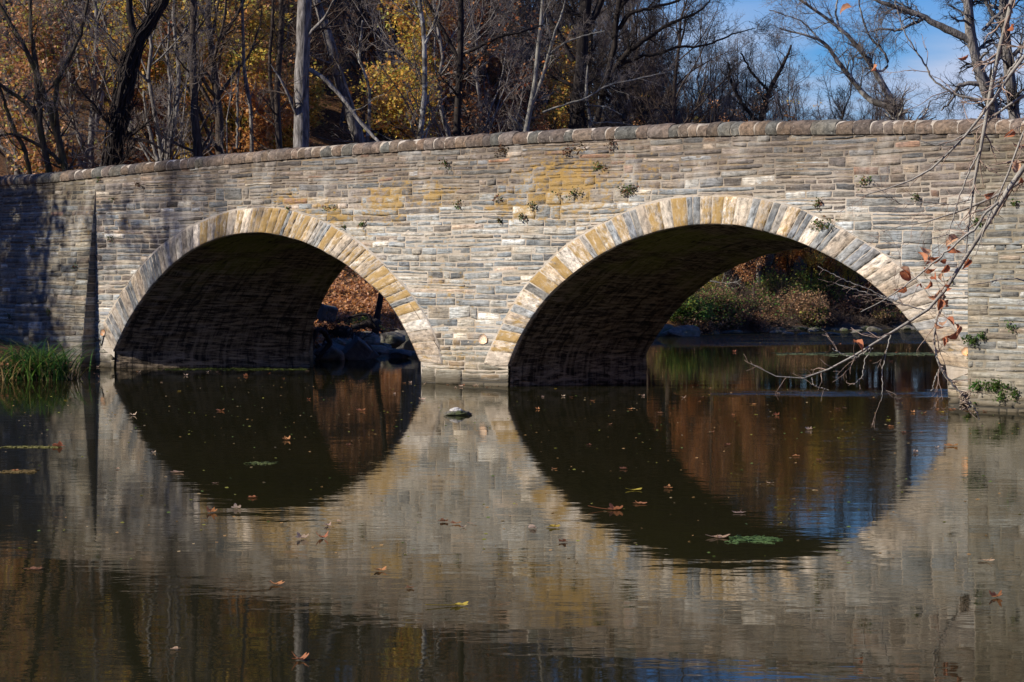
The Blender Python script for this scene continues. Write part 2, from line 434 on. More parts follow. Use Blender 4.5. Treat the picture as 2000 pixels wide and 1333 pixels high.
# openings in the stonework: outline of everything inside the extrados, down to the water beside the jambs
openR = np.concatenate([[(iR[0, 0], -1.0), (iR[2, 0], eR[0, 1] - .02)], eR, [(eR[-1, 0], eR[-1, 1] - .02), (iR[-1, 0], eR[-1, 1] - .25), (iR[-1, 0], -1.0)]])
openL = np.concatenate([[(iL[0, 0], -1.0), (iL[1, 0], .30), (eL[0, 0] + .02, .55)], eL, [(iL[-2, 0] + .02, eL[-1, 1] - .02), (iL[-1, 0], -1.0)]])
COPE = T([(-400, 377), (0, 343), (100, 336), (189, 326), (385, 305), (575, 287.5), (700, 278), (825, 269), (1000, 257), (1175, 247), (1350, 240), (1510, 235.5), (1755, 233), (2000, 230.5), (2300, 232)])
CH_H = .27
def ztop(t): return np.interp(t, COPE[:, 0], COPE[:, 1])
def zwall(t): return ztop(t) - CH_H
TC = tz(187, 400)[0]        # corner of the battered wing wall
TR = tz(1905, 600)[0]       # right abutment starts here
def ext_z(t, op):           # height of the opening's top edge at t (0 outside)
    lo, hi = op[:, 0].min(), op[:, 0].max()
    k = np.argsort(op[2:-2, 0]); z = np.interp(t, op[2:-2, 0][k], op[2:-2, 1][k])
    return np.where((t > lo) & (t < hi), z, -9.)
def push_out(t, z):
    """move points of the stonework that fall inside an opening to its nearest edge"""
    t = t.copy(); z = z.copy(); moved = np.zeros(t.shape, bool)
    for op in (openL, openR):
        top = op[:, 1].max(); k = int(np.argmax(op[:, 1]))
        lt = np.interp(z, op[:k + 1, 1], op[:k + 1, 0]); rt = np.interp(z, op[k:, 1][::-1], op[k:, 0][::-1])
        inside = (t > lt) & (t < rt) & (z < top)
        if not inside.any(): continue
        zt = ext_z(t, op)
        dl, dr, du = t - lt, rt - t, zt - z
        du = np.where(z < .8, 9, du)
        m = np.minimum(np.minimum(dl, dr), du)
        g = .02
        nt_ = np.where(inside & (m == dl), lt - g, np.where(inside & (m == dr), rt + g, t))
        nz = np.where(inside & (m == du), zt + g, z)
        t, z = nt_, nz; moved |= inside
    return t, z, moved
def wing_o(t, z):           # battered wing wall on the left, low plinth-like abutment on the right
    t, z = np.broadcast_arrays(np.asarray(t, float), np.asarray(z, float))
    o = np.where(t < TC, np.clip((5.15 - z) / 5.15, 0, 1) * .52, 0)
    o = np.where(t > TR, np.where(z < 3.35, .24, 0), o)
    return o

LICH = [(1100, 365, 110, 1.0), (1010, 400, 70, .8), (760, 395, 70, 1.0), (640, 425, 60, 1.0), (850, 385, 50, .9), (560, 395, 50, .7), (430, 420, 60, .55), (700, 470, 60, .5), (170, 440, 60, .35), (880, 560, 90, .45), (1180, 410, 70, .55), (1370, 400, 60, .4), (1250, 350, 90, .45), (900, 690, 70, .5), (240, 440, 60, .4)]
LZ = [(tz(x, y), r / 70.0, s) for x, y, r, s in LICH]
def lichen_at(t, z):
    v = 0
    for (a, c), r, s in LZ: v = max(v, s * math.exp(-(((t - a) / (r * 1.25)) ** 2 + ((z - c) / (r * .55)) ** 2)))
    return v
def sum_lich(t, z):
    v = np.zeros_like(t)
    for (a, c), r, s_ in LZ: v = np.maximum(v, s_ * np.exp(-(((t - a) / (r * 1.25)) ** 2 + ((z - c) / (r * .55)) ** 2)))
    return v
PAL = np.array([(.20, .215, .225), (.27, .285, .29), (.33, .335, .325), (.42, .41, .38), (.36, .325, .27), (.30, .25, .19), (.15, .155, .165), (.40, .31, .24), (.24, .20, .165), (.50, .48, .44)])
PUP = np.array([(.20, .165, .14), (.25, .20, .165), (.16, .14, .13), (.30, .225, .175), (.24, .14, .095), (.34, .29, .24), (.19, .19, .19), (.27, .25, .22), (.22, .18, .155)])
def stone_col(t, z):
    r = RNG.random(); c0 = np.array([.30, .30, .28])
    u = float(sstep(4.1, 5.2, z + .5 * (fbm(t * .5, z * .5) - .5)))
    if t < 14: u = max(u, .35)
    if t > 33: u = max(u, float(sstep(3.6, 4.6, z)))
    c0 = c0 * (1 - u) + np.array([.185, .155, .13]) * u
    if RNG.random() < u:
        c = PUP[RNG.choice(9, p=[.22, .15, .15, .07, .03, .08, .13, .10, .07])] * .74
    else:
        c = PAL[RNG.choice(10, p=[.17, .20, .17, .10, .10, .07, .07, .03, .04, .05])]
    if t < TC or t > TR: c = c * .62 + np.array([.020, .016, .002])  # darker olive-brown end walls; the wing's colour also carries deepened tree shade
    if r < .004: c = np.array([.24, .13, .08])
    c = (c * .8 + .2 * c0) * np.exp(RNG.normal(0, .28)) * .94; c = c * np.array([.97, 1.0, 1.01])
    lo = float(sstep(1.6, .3, z)); c = c * (1 - .12 * lo) * np.array([1 + .12 * lo, 1 + .02 * lo, 1 - .14 * lo])
    return c

def add_stone(b, t0, t1, z0, z1, ofun, prot, col, lich, rnd, slant=0.0, curve=None):
    """one rough block: a gridded front with a chamfer back to the mortar"""
    w, h = t1 - t0, z1 - z0
    nx = max(3, int(w / .13)); nz = max(2, int(h / .055))
    e = min(.016 / w, .3); f = min(.014 / h, .3)
    a = np.concatenate([[0, 0], np.linspace(e, 1 - e, nx + 1), [1, 1]]); a[1] = .0; a[-2] = 1.
    a = np.concatenate([[0], np.linspace(e, 1 - e, nx + 1), [1]])
    c = np.concatenate([[0], np.linspace(f, 1 - f, nz + 1), [1]])
    A, C_ = np.meshgrid(a, c, indexing='ij')
    t = t0 + A * w; z = z0 + C_ * h
    edge = (A == 0) | (A == 1) | (C_ == 0) | (C_ == 1)
    jit = RNG.uniform(-.009, .009, t.shape)
    z = z + jit * .7 + .016 * np.sin(t * 1.1 + z0 * 2.3) + slant * (A - .5) * h * (curve is None) + (.05 * (fbm(t * 2.1, z * 4, rnd * 9) - .5) * (curve is None))
    t = t + RNG.uniform(-.012, .012, t.shape) + (C_ - .5) * slant * .05
    rows = RNG.uniform(-.012, .012, len(c))[None, :] * np.ones(t.shape)
    o = prot + rows + RNG.uniform(-.006, .006, t.shape) + .016 * (fbm(t * 2.3 + rnd * 50, z * 7) - .5) * 2
    o = np.where(edge, -.004, np.maximum(o, .004))
    if curve is None:
        t2, z2, mv = push_out(t, z)
        if mv.mean() > .93: return
        z2 = np.minimum(z2, zwall(t2) + .01)
        pos = FP(t2, z2, o + ofun(np.full_like(t2, (t0 + t1) / 2), z2))
        uv = np.stack([t2, z2], -1)
    else:
        pos, uv = curve(A, C_, o)
    b.add(pos, grid_faces(len(a), len(c)), col, (lich, rnd, 0), uv)

bridge = thing("stone_bridge", "old two-arched rubble stone bridge crossing the river", "bridge", tuple(FP(21.2, 0, -1)))

def P_(b, name, mat, **k):
    o = b.build(name, mat, **k); o.parent = bridge; o.matrix_parent_inverse = bridge.matrix_basis.inverted(); return o
bridge.matrix_basis  # rest pose
bpy.context.view_layer.update()

def courses(tmin, tmax, zb):
    out = []; z = -.25
    while z < 6.3:
        bh = RNG.uniform(.22, .38); t = tmin + RNG.uniform(-1, 0)
        while t < tmax:
            seg = RNG.uniform(1.0, 3.6); end = min(t + seg, tmax)
            if tmax - end < .3: end = tmax
            n = RNG.choice([1, 2, 3, 4], p=[.07, .43, .38, .12]) if bh > .3 else RNG.choice([1, 2, 3], p=[.14, .60, .26])
            cuts = [0] + sorted(np.clip(np.linspace(0, 1, n + 1)[1:-1] + RNG.uniform(-.10, .10, n - 1), .2, .8)) + [1]
            for c0, c1 in zip(cuts[:-1], cuts[1:]):
                zz0, zz1 = z + bh * c0, z + bh * c1; hh = zz1 - zz0; s = t
                big = .75 if z > 4.3 else 1.0
                while s < end - .02:
                    w = float(np.clip(RNG.lognormal(-.22, .55), .2, 1.9)) * big * (1.3 if hh < .13 else 1.0)
                    if hh > .24: w = float(np.clip(w, .4, .8))
                    e2 = s + w
                    if end - e2 < .22: e2 = end
                    out.append((max(s, tmin), e2, zz0, zz1)); s = e2
            t = end
        z += bh
    return out

walls = {'wall_face': (TC, TR), 'wing_wall': (-9.0, TC), 'abutment': (TR, 46.0)}
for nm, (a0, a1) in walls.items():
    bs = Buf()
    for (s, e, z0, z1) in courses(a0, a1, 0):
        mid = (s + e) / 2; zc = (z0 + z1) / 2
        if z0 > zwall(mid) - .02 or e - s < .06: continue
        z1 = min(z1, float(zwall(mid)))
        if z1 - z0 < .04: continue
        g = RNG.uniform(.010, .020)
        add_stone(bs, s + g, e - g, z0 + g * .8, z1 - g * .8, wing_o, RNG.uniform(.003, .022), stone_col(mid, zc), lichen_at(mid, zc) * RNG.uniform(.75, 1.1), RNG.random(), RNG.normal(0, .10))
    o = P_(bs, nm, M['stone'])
    # mortar bed behind the stones
    bm = Buf(); ts = np.arange(a0, a1 + .001, (a1 - a0) / int((a1 - a0) / .06)); nz = 60
    zz = np.linspace(0, 1, nz)
    lo = np.full(len(ts), -1.0)
    for op, ii in ((openL, iL), (openR, iR)):
        k = int(np.argmax(ii[:, 1])); l0, r0 = ii[:k + 1], ii[k:]
        ins = (ts > ii[:, 0].min() - .0) & (ts < ii[:, 0].max())
        zt = np.interp(ts, ii[:, 0], ii[:, 1]) + .18
        lo = np.where(ins, zt, lo)
    hi = zwall(ts) + .02
    Tt, Zz = np.meshgrid(ts, zz, indexing='ij'); Z = lo[:, None] + Zz * (hi - lo)[:, None]
    mp_ = FP(Tt, Z, wing_o(np.full_like(Tt, (a0 + a1) / 2 if nm != 'wall_face' else 15.0), Z) + .001 + .020 * np.maximum(fbm(Tt * 3.1, Z * 5.3, 1.5) - .50, -.1) + .012 * (fbm(Tt * 9, Z * 14, 3.5) - .5))
    lv = sum_lich(Tt, Z)
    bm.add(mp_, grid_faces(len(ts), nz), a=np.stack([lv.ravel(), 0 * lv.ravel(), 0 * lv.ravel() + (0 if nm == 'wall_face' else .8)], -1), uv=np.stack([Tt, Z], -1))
    if nm != 'wall_face':      # the return side of the projecting wall
        te = TC if nm == 'wing_wall' else TR
        zs = np.linspace(-1, 5.3 if nm == 'wing_wall' else 3.35, 40)
        oo = wing_o(np.full(40, te - .1 if nm == 'wing_wall' else te + .1), zs - 1e-3)
        Ta = np.stack([FP(np.full(40, te), zs, oo + .004), FP(np.full(40, te), zs, 0 * zs - .02)], 0)
        bm.add(Ta, grid_faces(2, 40), uv=np.stack([np.stack([oo * 0, zs], -1), np.stack([oo * 0 + .5, zs], -1)], 0))
        if nm == 'abutment':
            q = FP([TR, 46, 46, TR], 3.352, [.245, .245, 0, 0]); bm.add(q, [(0, 1, 2, 3)], uv=[(0, 3.3)] * 4)
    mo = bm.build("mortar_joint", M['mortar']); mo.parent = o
# stones on the side of the battered wing
bs = Buf()
z = -.2
while z < 4.9:
    h = RNG.uniform(.14, .28); o1 = float(wing_o(TC - .1, z + h / 2))
    if o1 > .06:
        col = stone_col(3, z)
        def cv(A, C_, o, z=z, h=h, o1=o1):
            p = FP(TC + o * .8, z + C_ * h * .94, o1 * A - .01 + .02); return p, np.stack([A * o1, z + C_ * h], -1)
        add_stone(bs, 0, max(o1, .1), z, z + h, wing_o, .016, col, .1, RNG.random(), curve=cv)
    z += h
P_(bs, "wing_return", M['stone'])

# voussoir rings
CREAM = [(.47, .41, .33), (.40, .34, .27), (.52, .47, .40), (.36, .31, .25)]
GREY = [(.21, .22, .23), (.26, .275, .28), (.17, .18, .185), (.31, .31, .30)]
def resample(p, s):
    d = np.concatenate([[0], np.cumsum(np.linalg.norm(np.diff(p, axis=0), axis=1))]); d /= d[-1]
    return np.stack([np.interp(s, d, p[:, k]) for k in range(p.shape[1])], -1)
def smooth_poly(p, n=160, it=6):
    q = resample(p, np.linspace(0, 1, n))
    for _ in range(it):
        q[1:-1] = q[1:-1] * .5 + (q[:-2] + q[2:]) * .25
    return q
RINGS = {'L': (smooth_poly(iL[1:-2]), smooth_poly(eL)), 'R': (smooth_poly(iR[2:-3]), smooth_poly(eR))}
def ring(key):
    I, E = RINGS[key]
    if key == 'L':
        I = np.concatenate([I, [iL[-3] + (0.0, -.02)]]); 
    L_ = np.linalg.norm(np.diff(I, axis=0), axis=1).sum()
    b = Buf(); bm = Buf(); s = 0.0; alt = 0
    while s < L_ - .01:
        x = s / L_
        if key == 'R': grey = RNG.random() < (.45 if x < .78 else .25)
        else: grey = RNG.random() < (.75 if x < .22 else .12)
        w = RNG.uniform(.15, .24) if grey else RNG.uniform(.26, .44)
        if key == 'L': w *= .82
        e = min(s + w, L_)
        if L_ - e < .12: e = L_
        c = np.array(GREY[RNG.integers(4)] if grey else CREAM[RNG.integers(4)]) * RNG.uniform(.85, 1.12)
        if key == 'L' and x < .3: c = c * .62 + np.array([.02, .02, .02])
        if key == 'R' and x > .93: c = c * np.array([.72, .66, .58])
        lich = 0 if grey else (RNG.choice([0, .5, .72, .95], p=[.25, .22, .30, .23]))
        if key == 'R' and x > .66: lich *= .3
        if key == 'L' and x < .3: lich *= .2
        if (key == 'L' and x > .93) or x < .02 or x > .97: lich *= .4
        thick = RNG.uniform(-.02, .05); pr = RNG.uniform(.006, .020); s0, s1 = s, e
        def cv(A, C_, o, s0=s0, s1=s1, thick=thick):
            ss = (s0 + .006 + (s1 - s0 - .012) * A) / L_
            i_, e_ = resample(I, ss.ravel()), resample(E, ss.ravel())
            cc = (C_.ravel() * .99 + .0)[:, None]
            d = e_ - i_; e2 = e_ + d * thick * .5
            p = i_ * (1 - cc) + e2 * cc
            oo = o.ravel() + .02
            uv = np.stack([cc[:, 0] * .62 + 0 * ss.ravel(), (s0 + (s1 - s0) * A.ravel())], -1)
            return FP(p[:, 0], p[:, 1], oo).reshape(A.shape + (3,)), uv
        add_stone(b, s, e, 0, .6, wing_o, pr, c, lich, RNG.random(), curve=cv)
        # underside of the block, running back into the vault
        aa = np.linspace(s + .004, e - .004, 5) / L_; ii = resample(I, aa); ee = resample(E, aa); dd = ee - ii
        dd /= np.linalg.norm(dd, axis=1)[:, None]; k = RNG.uniform(-.012, .018)
        dep = [.055, .03, 0, -.06]
        vv = np.stack([FP(ii[:, 0] + dd[:, 0] * (.012 if q == 0 else -k * (q < 3)), ii[:, 1] + dd[:, 1] * (.012 if q == 0 else -k * (q < 3)), dq) for q, dq in enumerate(dep)], 1)
        b.add(vv, grid_faces(5, 4), c, (lich * .4, RNG.random(), 0), np.stack([np.tile(np.array(dep), (5, 1)), np.repeat(aa[:, None] * L_, 4, 1)], -1))
        s = e
    o = P_(b, "arch_ring", M['voussoir'])
    ss = np.linspace(0, 1, 200); i_, e_ = resample(I, ss), resample(E, ss); rows = []
    for f_, off in ((0, -.05), (.0, .022), (1.06, .022), (1.06, -.02)):
        p = i_ + (e_ - i_) * f_; rows.append(FP(p[:, 0], p[:, 1], off))
    bm.add(np.stack(rows, 1), grid_faces(200, 4), uv=np.stack([np.repeat(ss[:, None] * 14, 4, 1), np.tile([2.0, 2.1, 2.9, 3.0], (200, 1))], -1))
    # raised pointing line along the back of the ring
    q = e_ + (e_ - i_) * .05; cc_ = np.zeros((200, 2, 3))
    mo = bm.build("mortar_joint", M['mortar']); mo.parent = o
ring('L'); ring('R')

# vaults
FR_PX = [(1262, 690), (1274, 670), (1287, 650.5), (1302, 631), (1322, 605), (1341, 585), (1367.5, 563.5), (1393.6, 544), (1424, 526.5), (1446, 515.7), (1478, 503.7), (1522, 491.8), (1554.5, 486), (1600, 482)]
fA = np.array([3.32, 69.77]); fB = np.array([12.2, 60.2])
def on_line(x, y, A, B_):
    d = B_ - A; k = (x - 1000) / FPX       # A.x + s d.x = k (A.y + s d.y)
    s = (k * A[1] - A[0]) / (d[0] - k * d[1]); p = A + s * d; return np.array([p[0], p[1], CH - (y - HOR) / FPX * p[1]])
half = np.array([on_line(x, y, fA, fB) for x, y in FR_PX])
dd = np.append((fB - fA) / np.linalg.norm(fB - fA), 0)
sl = (half - np.append(fA, 0)) @ dd; Ls = np.linalg.norm(fB - fA)
rest = [np.append(fA + (Ls - s_) * dd[:2], h_[2]) for s_, h_ in zip(sl[::-1], half[::-1]) if Ls - s_ > sl[-1]]
farR = np.concatenate([[(fA[0], fA[1], -1.0)], half, np.array(rest), [(fB[0], fB[1], .4), (fB[0], fB[1], -1.0)]])
nearR = np.array([FP(t, z, -.04) for t, z in np.concatenate([[(iR[0, 0], -1.0)], iR[2:-2], [(iR[-1, 0], -1.0)]])])
def near3(i): return np.array([FP(t, z, -.04) for t, z in i])
nL = np.concatenate([[(iL[0, 0], -1.0)], iL[1:-1], [(iL[-1, 0], -1.0)]])
nearL = near3(nL)
k_ = np.linspace(0, 1, len(nearL))[:, None]
farL = nearL + (1 - k_) * np.array([5.6, .2, 0]) + k_ * np.array([2.4, 1.9, 0])
def mat_vault():
    g = N("vault_stone")
    uv = g.n("ShaderNodeTexCoord").outputs['UV']
    v = g.mapping(uv, (1.1, 7.5, 1))
    n1 = g.noise(v, 1.4, 8, .7, .5); n2 = g.noise(uv, 3.0, 7, .75); n3 = g.noise(g.mapping(uv, (.35, .6, 1), (3, 0, 0)), 1.0, 4, .6)
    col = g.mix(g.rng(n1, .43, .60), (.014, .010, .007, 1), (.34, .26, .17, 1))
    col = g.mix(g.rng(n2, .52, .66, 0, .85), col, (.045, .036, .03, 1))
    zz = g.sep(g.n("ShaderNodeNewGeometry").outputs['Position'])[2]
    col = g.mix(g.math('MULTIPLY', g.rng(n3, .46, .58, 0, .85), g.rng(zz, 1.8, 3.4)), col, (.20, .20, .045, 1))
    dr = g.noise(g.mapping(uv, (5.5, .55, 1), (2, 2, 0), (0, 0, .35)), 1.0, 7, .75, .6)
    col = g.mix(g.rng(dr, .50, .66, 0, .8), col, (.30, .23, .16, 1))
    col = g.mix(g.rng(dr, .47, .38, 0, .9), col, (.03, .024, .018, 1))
    w = g.noise(g.mapping(uv, (2.0, 3.5, 1), (7, 7, 0)), 1.6, 7, .8)
    col = g.mix(g.rng(w, .62, .68, 0, .8), col, (.42, .38, .31, 1))
    return g.set(base=col, rough=.9, normal=g.bump(g.math('ADD', n1, n2), 1.0, .07), spec=.2)
M['vault'] = mat_vault()
def vault(near, far, name="vault"):
    ns, nd = 240, 46
    A = resample(near, np.linspace(0, 1, ns)); B_ = resample(far, np.linspace(0, 1, ns)); w = np.linspace(0, 1, nd)
    G = A[:, None] * (1 - w)[None, :, None] + B_[:, None] * w[None, :, None]
    tang = np.gradient(A, axis=0); ax = (B_ - A); nrm = np.cross(tang, ax); nrm /= np.linalg.norm(nrm, axis=1)[:, None] + 1e-9
    s = np.linspace(0, 19, ns)[:, None] * np.ones((1, nd)); u = w[None, :] * 5.0 * np.ones((ns, 1))
    course = np.floor(s / .17 + .3 * np.sin(u)); brick = np.floor(u / .55 + vnoise(course * 3.1, 0) * 7)
    d = (vnoise(course * 7.7 + .5, brick * 5.3 + .5, 2.5) - .5) * .07 + (fbm(s * 2.5, u * 2.5) - .5) * .06
    d[:, 0] = 0.0
    G = G + nrm[:, None] * d[..., None] + nrm[:, None] * .012 * 0
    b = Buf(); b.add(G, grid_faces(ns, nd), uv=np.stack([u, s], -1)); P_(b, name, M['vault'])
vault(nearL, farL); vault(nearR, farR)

# coping: rounded stones laid across the parapet
PROF = [(.055, -.04), (.075, .02), (.08, .09), (.06, .15), (.02, .205), (-.06, .25), (-.16, .268), (-.27, .262), (-.37, .235), (-.44, .18), (-.48, .10), (-.49, -.04)]
PROF = np.array(PROF)
def coping():
    b = Buf(); t = -9.0
    while t < 46:
        w = RNG.choice([RNG.uniform(.26, .42), RNG.uniform(.42, .72)], p=[.62, .38]); g = .012
        a = np.linspace(0, 1, 5); tt = t + g + a * (w - 2 * g); sc = RNG.uniform(.92, 1.06); lean = RNG.uniform(-.05, .05)
        infl = np.array([.93, .985, 1, .985, .93])
        if RNG.random() < .5: infl = np.array([.97, .98, 1.0, 1.01, .95])
        rows = []
        for k in range(5):
            pr = PROF * np.array([1, sc * infl[k]]) + np.array([(infl[k] - 1) * .18, 0])
            jj = RNG.uniform(-.008, .008, (len(PROF), 3))
            zt = zwall(tt[k]) + pr[:, 1]
            rows.append(FP(tt[k] + lean * pr[:, 1] * 2, zt, pr[:, 0] + .0) + jj)
        c = np.array([(.175, .135, .10), (.20, .15, .115), (.15, .12, .10), (.22, .165, .12), (.15, .145, .125), (.18, .145, .12)][RNG.integers(6)]) * RNG.uniform(.5, .8)
        uv = np.stack([np.repeat(tt[:, None], len(PROF), 1), np.tile(np.linspace(0, .8, len(PROF)), (5, 1)) + 8], -1)
        b.add(np.stack(rows), grid_faces(5, len(PROF)), c, (0, RNG.random(), 0), uv)
        t += w
    o = P_(b, "coping", M['coping'], smooth=True)
    bm = Buf(); ts = np.arange(-9, 46.1, .3); rows = []
    for tt in ts:
        pr = PROF * np.array([.9, .93]); rows.append(FP(np.full(len(PROF), tt), zwall(tt) + pr[:, 1], pr[:, 0] - .012))
    bm.add(np.stack(rows), grid_faces(len(ts), len(PROF)), uv=np.stack([np.repeat(ts[:, None], len(PROF), 1), np.full((len(ts), len(PROF)), 4.2)], -1))
    mo = bm.build("mortar_joint", M['mortar'], smooth=True); mo.parent = o
coping()

# inside of the parapet, roadway, rear wall
b = Buf(); ts = np.arange(-9, 46.1, 1.0); n = len(ts)
far_t = np.interp(ts, [-9, 6, 21, 38, 46], [5.6, 5.5, 4.4, 4.2, 4.2])
AX = np.array([.864, .5, 0]); 
near_in = FP(ts, zwall(ts) + .02, -.47); near_lo = FP(ts, zwall(ts) - .8, -.47)
far_lo = near_lo + AX * far_t[:, None]; far_in = near_in + AX * far_t[:, None]; far_out = far_in + AX * .5; far_bot = far_out.copy(); 
b.add(np.stack([near_in, near_lo], 1), grid_faces(n, 2), (.2, .17, .14), uv=np.stack([np.stack([ts, ts * 0 + 5.6], -1), np.stack([ts, ts * 0 + 4.8], -1)], 1))
P_(b, "parapet_back", M['stone'])
g = N("road_surface"); oc = g.n("ShaderNodeTexCoord").outputs['Object']; nn = g.noise(oc, 9, 6, .7)
M['road'] = g.set(base=g.mix(nn, (.03, .03, .032, 1), (.075, .072, .068, 1)), rough=.9)
b = Buf(); b.add(np.stack([near_lo, far_lo], 1), grid_faces(n, 2)); P_(b, "roadway", M['road'])
b = Buf(); far_top = far_out + np.array([0, 0, .22]); 
b.add(np.stack([far_lo, far_in + [0, 0, .15], far_top, far_out], 1), grid_faces(n, 4), (.2, .17, .14), uv=np.zeros((n * 4, 2)) + 5)
# rear face as a skirt above the far arch lines
fr_t = ts; bl = far_out.copy(); bl[:, 2] = 4.2
b.add(np.stack([far_out, bl], 1), grid_faces(n, 2), (.2, .17, .14), uv=np.zeros((n * 2, 2)) + 5)
P_(b, "rear_parapet", M['stone'])
b = Buf()
def skirt(far, z1=4.25):
    q = resample(far, np.linspace(0, 1, 120)); up = q.copy(); up[:, 2] = z1
    b.add(np.stack([q, up], 1), grid_faces(120, 2), (.2, .17, .14), uv=np.stack([np.stack([q[:, 0], q[:, 2]], -1), np.stack([up[:, 0], up[:, 2]], -1)], 1))
skirt(farL); skirt(farR)
for a_, c_ in ((farL[-1], farR[0]), (farL[0] + np.array([-5, 7, 0]), farL[0]), (farR[-1], farR[-1] + np.array([6, -6.6, 0]))):
    v = np.array([(a_[0], a_[1], -1), (c_[0], c_[1], -1), (c_[0], c_[1], 4.25), (a_[0], a_[1], 4.25)])
    b.add(v, [(0, 1, 2, 3)], (.2, .17, .14), uv=[(0, -1), (3, -1), (3, 4), (0, 4)])
P_(b, "rear_wall", M['stone'])

# painted round spots on the stones
def mat_spot(c1, c2):
    g = N("faded_paint"); oc = g.n("ShaderNodeTexCoord").outputs['Object']; n = g.noise(oc, 16, 6, .7)
    return g.set(base=g.mix(g.rng(n, .42, .60), c4(c1), c4(c2)), rough=.85, spec=.2, normal=g.bump(n, .8, .01))
for (x, y, r, c1, c2) in ((945, 663, .125, (.80, .66, .52), (.72, .40, .20)), (1889, 687, .085, (.80, .36, .14), (.70, .48, .30)), (203, 650, .10, (.50, .22, .08), (.42, .34, .26))):
    t0, z0 = tz(x, y); b = Buf(); m = 28; an = np.linspace(0, 2 * np.pi, m, endpoint=False)
    rr = r * (1 + .04 * np.sin(an * 3 + x) + RNG.uniform(-.05, .05, m)); oo = .052 if x != 945 else .036
    ring_ = FP(t0 + rr * np.cos(an) * 1.22, z0 + rr * np.sin(an) * .98, oo)
    back = FP(t0 + rr * np.cos(an) * 1.24, z0 + rr * np.sin(an) * 1.0, -.01)
    v = np.concatenate([ring_, back, [FP(t0, z0, oo + .006)]])
    i = np.arange(m); j = (i + 1) % m
    b.add(v, np.stack([i, j, j + m, i + m], 1)); b.f.append(np.stack([i * 0 + 2 * m, i, j], 1)); 
    P_(b, "paint_spot", mat_spot(c1, c2))

# ---------------------------------------------------------------- branching plants
def tubes(b, P, Rr, sides, col=(1, 1, 1)):
    """P (N,K,3) centre lines, Rr (N,K) radii -> tapered tubes"""
    N_, K, _ = P.shape
    tg = np.gradient(P, axis=1); tg /= np.linalg.norm(tg, axis=2, keepdims=True) + 1e-9
    ref = np.where(np.abs(tg[:, :1, 2:3]) > .9, np.array([1., 0, 0]), np.array([0, 0, 1.]))
    a = np.cross(tg, ref); a /= np.linalg.norm(a, axis=2, keepdims=True) + 1e-9
    c = np.cross(tg, a)
    an = np.linspace(0, 2 * np.pi, sides, endpoint=False)
    V = P[:, :, None] + Rr[:, :, None, None] * (a[:, :, None] * np.cos(an)[:, None] + c[:, :, None] * np.sin(an)[:, None])
    k, s = np.meshgrid(np.arange(K - 1), np.arange(sides), indexing='ij'); s2 = (s + 1) % sides
    f = np.stack([k * sides + s, k * sides + s2, (k + 1) * sides + s2, (k + 1) * sides + s], -1).reshape(-1, 4)
    F = (f[None] + (np.arange(N_) * K * sides)[:, None, None]).reshape(-1, 4)
    b.add(V.reshape(-1, 3), F, col)

def sprout(rng, P, Rr, n, tmin=.2, tmax=.98, ang=(.5, 1.1), length=(.3, .6), K=7, rf=.6, rend=.25, wig=.12, up=.1, rmin=.004, lenref=None, droop=0.0):
    N_, Kp, _ = P.shape
    seg = np.linalg.norm(np.diff(P, axis=1), axis=2).sum(1)
    idx = rng.choice(N_, n, p=seg / seg.sum())
    s = rng.uniform(tmin, tmax, n) * (Kp - 1); i = np.minimum(s.astype(int), Kp - 2); f = (s - i)[:, None]
    p = P[idx, i] * (1 - f) + P[idx, i + 1] * f
    d = P[idx, i + 1] - P[idx, i]; d /= np.linalg.norm(d, axis=1, keepdims=True) + 1e-9
    r0 = (Rr[idx, i] * (1 - f[:, 0]) + Rr[idx, i + 1] * f[:, 0])
    q = rng.normal(size=(n, 3)); q -= (q * d).sum(1, keepdims=True) * d; q /= np.linalg.norm(q, axis=1, keepdims=True) + 1e-9
    th = rng.uniform(*ang, n)[:, None]
    d2 = d * np.cos(th) + q * np.sin(th)
    L = (seg[idx] if lenref is None else lenref) * rng.uniform(*length, n) * (1.15 - .55 * (s / (Kp - 1)))
    out = np.zeros((n, K, 3)); out[:, 0] = p; cur = d2
    for k in range(1, K):
        cur = cur + rng.normal(size=(n, 3)) * wig + np.array([0, 0, up - droop * k / K]); cur /= np.linalg.norm(cur, axis=1, keepdims=True)
        out[:, k] = out[:, k - 1] + cur * (L / (K - 1))[:, None]
    rs = np.maximum(r0 * rf, rmin); RR = rs[:, None] * np.linspace(1, rend, K)[None]
    return out, np.maximum(RR, rmin * .7)

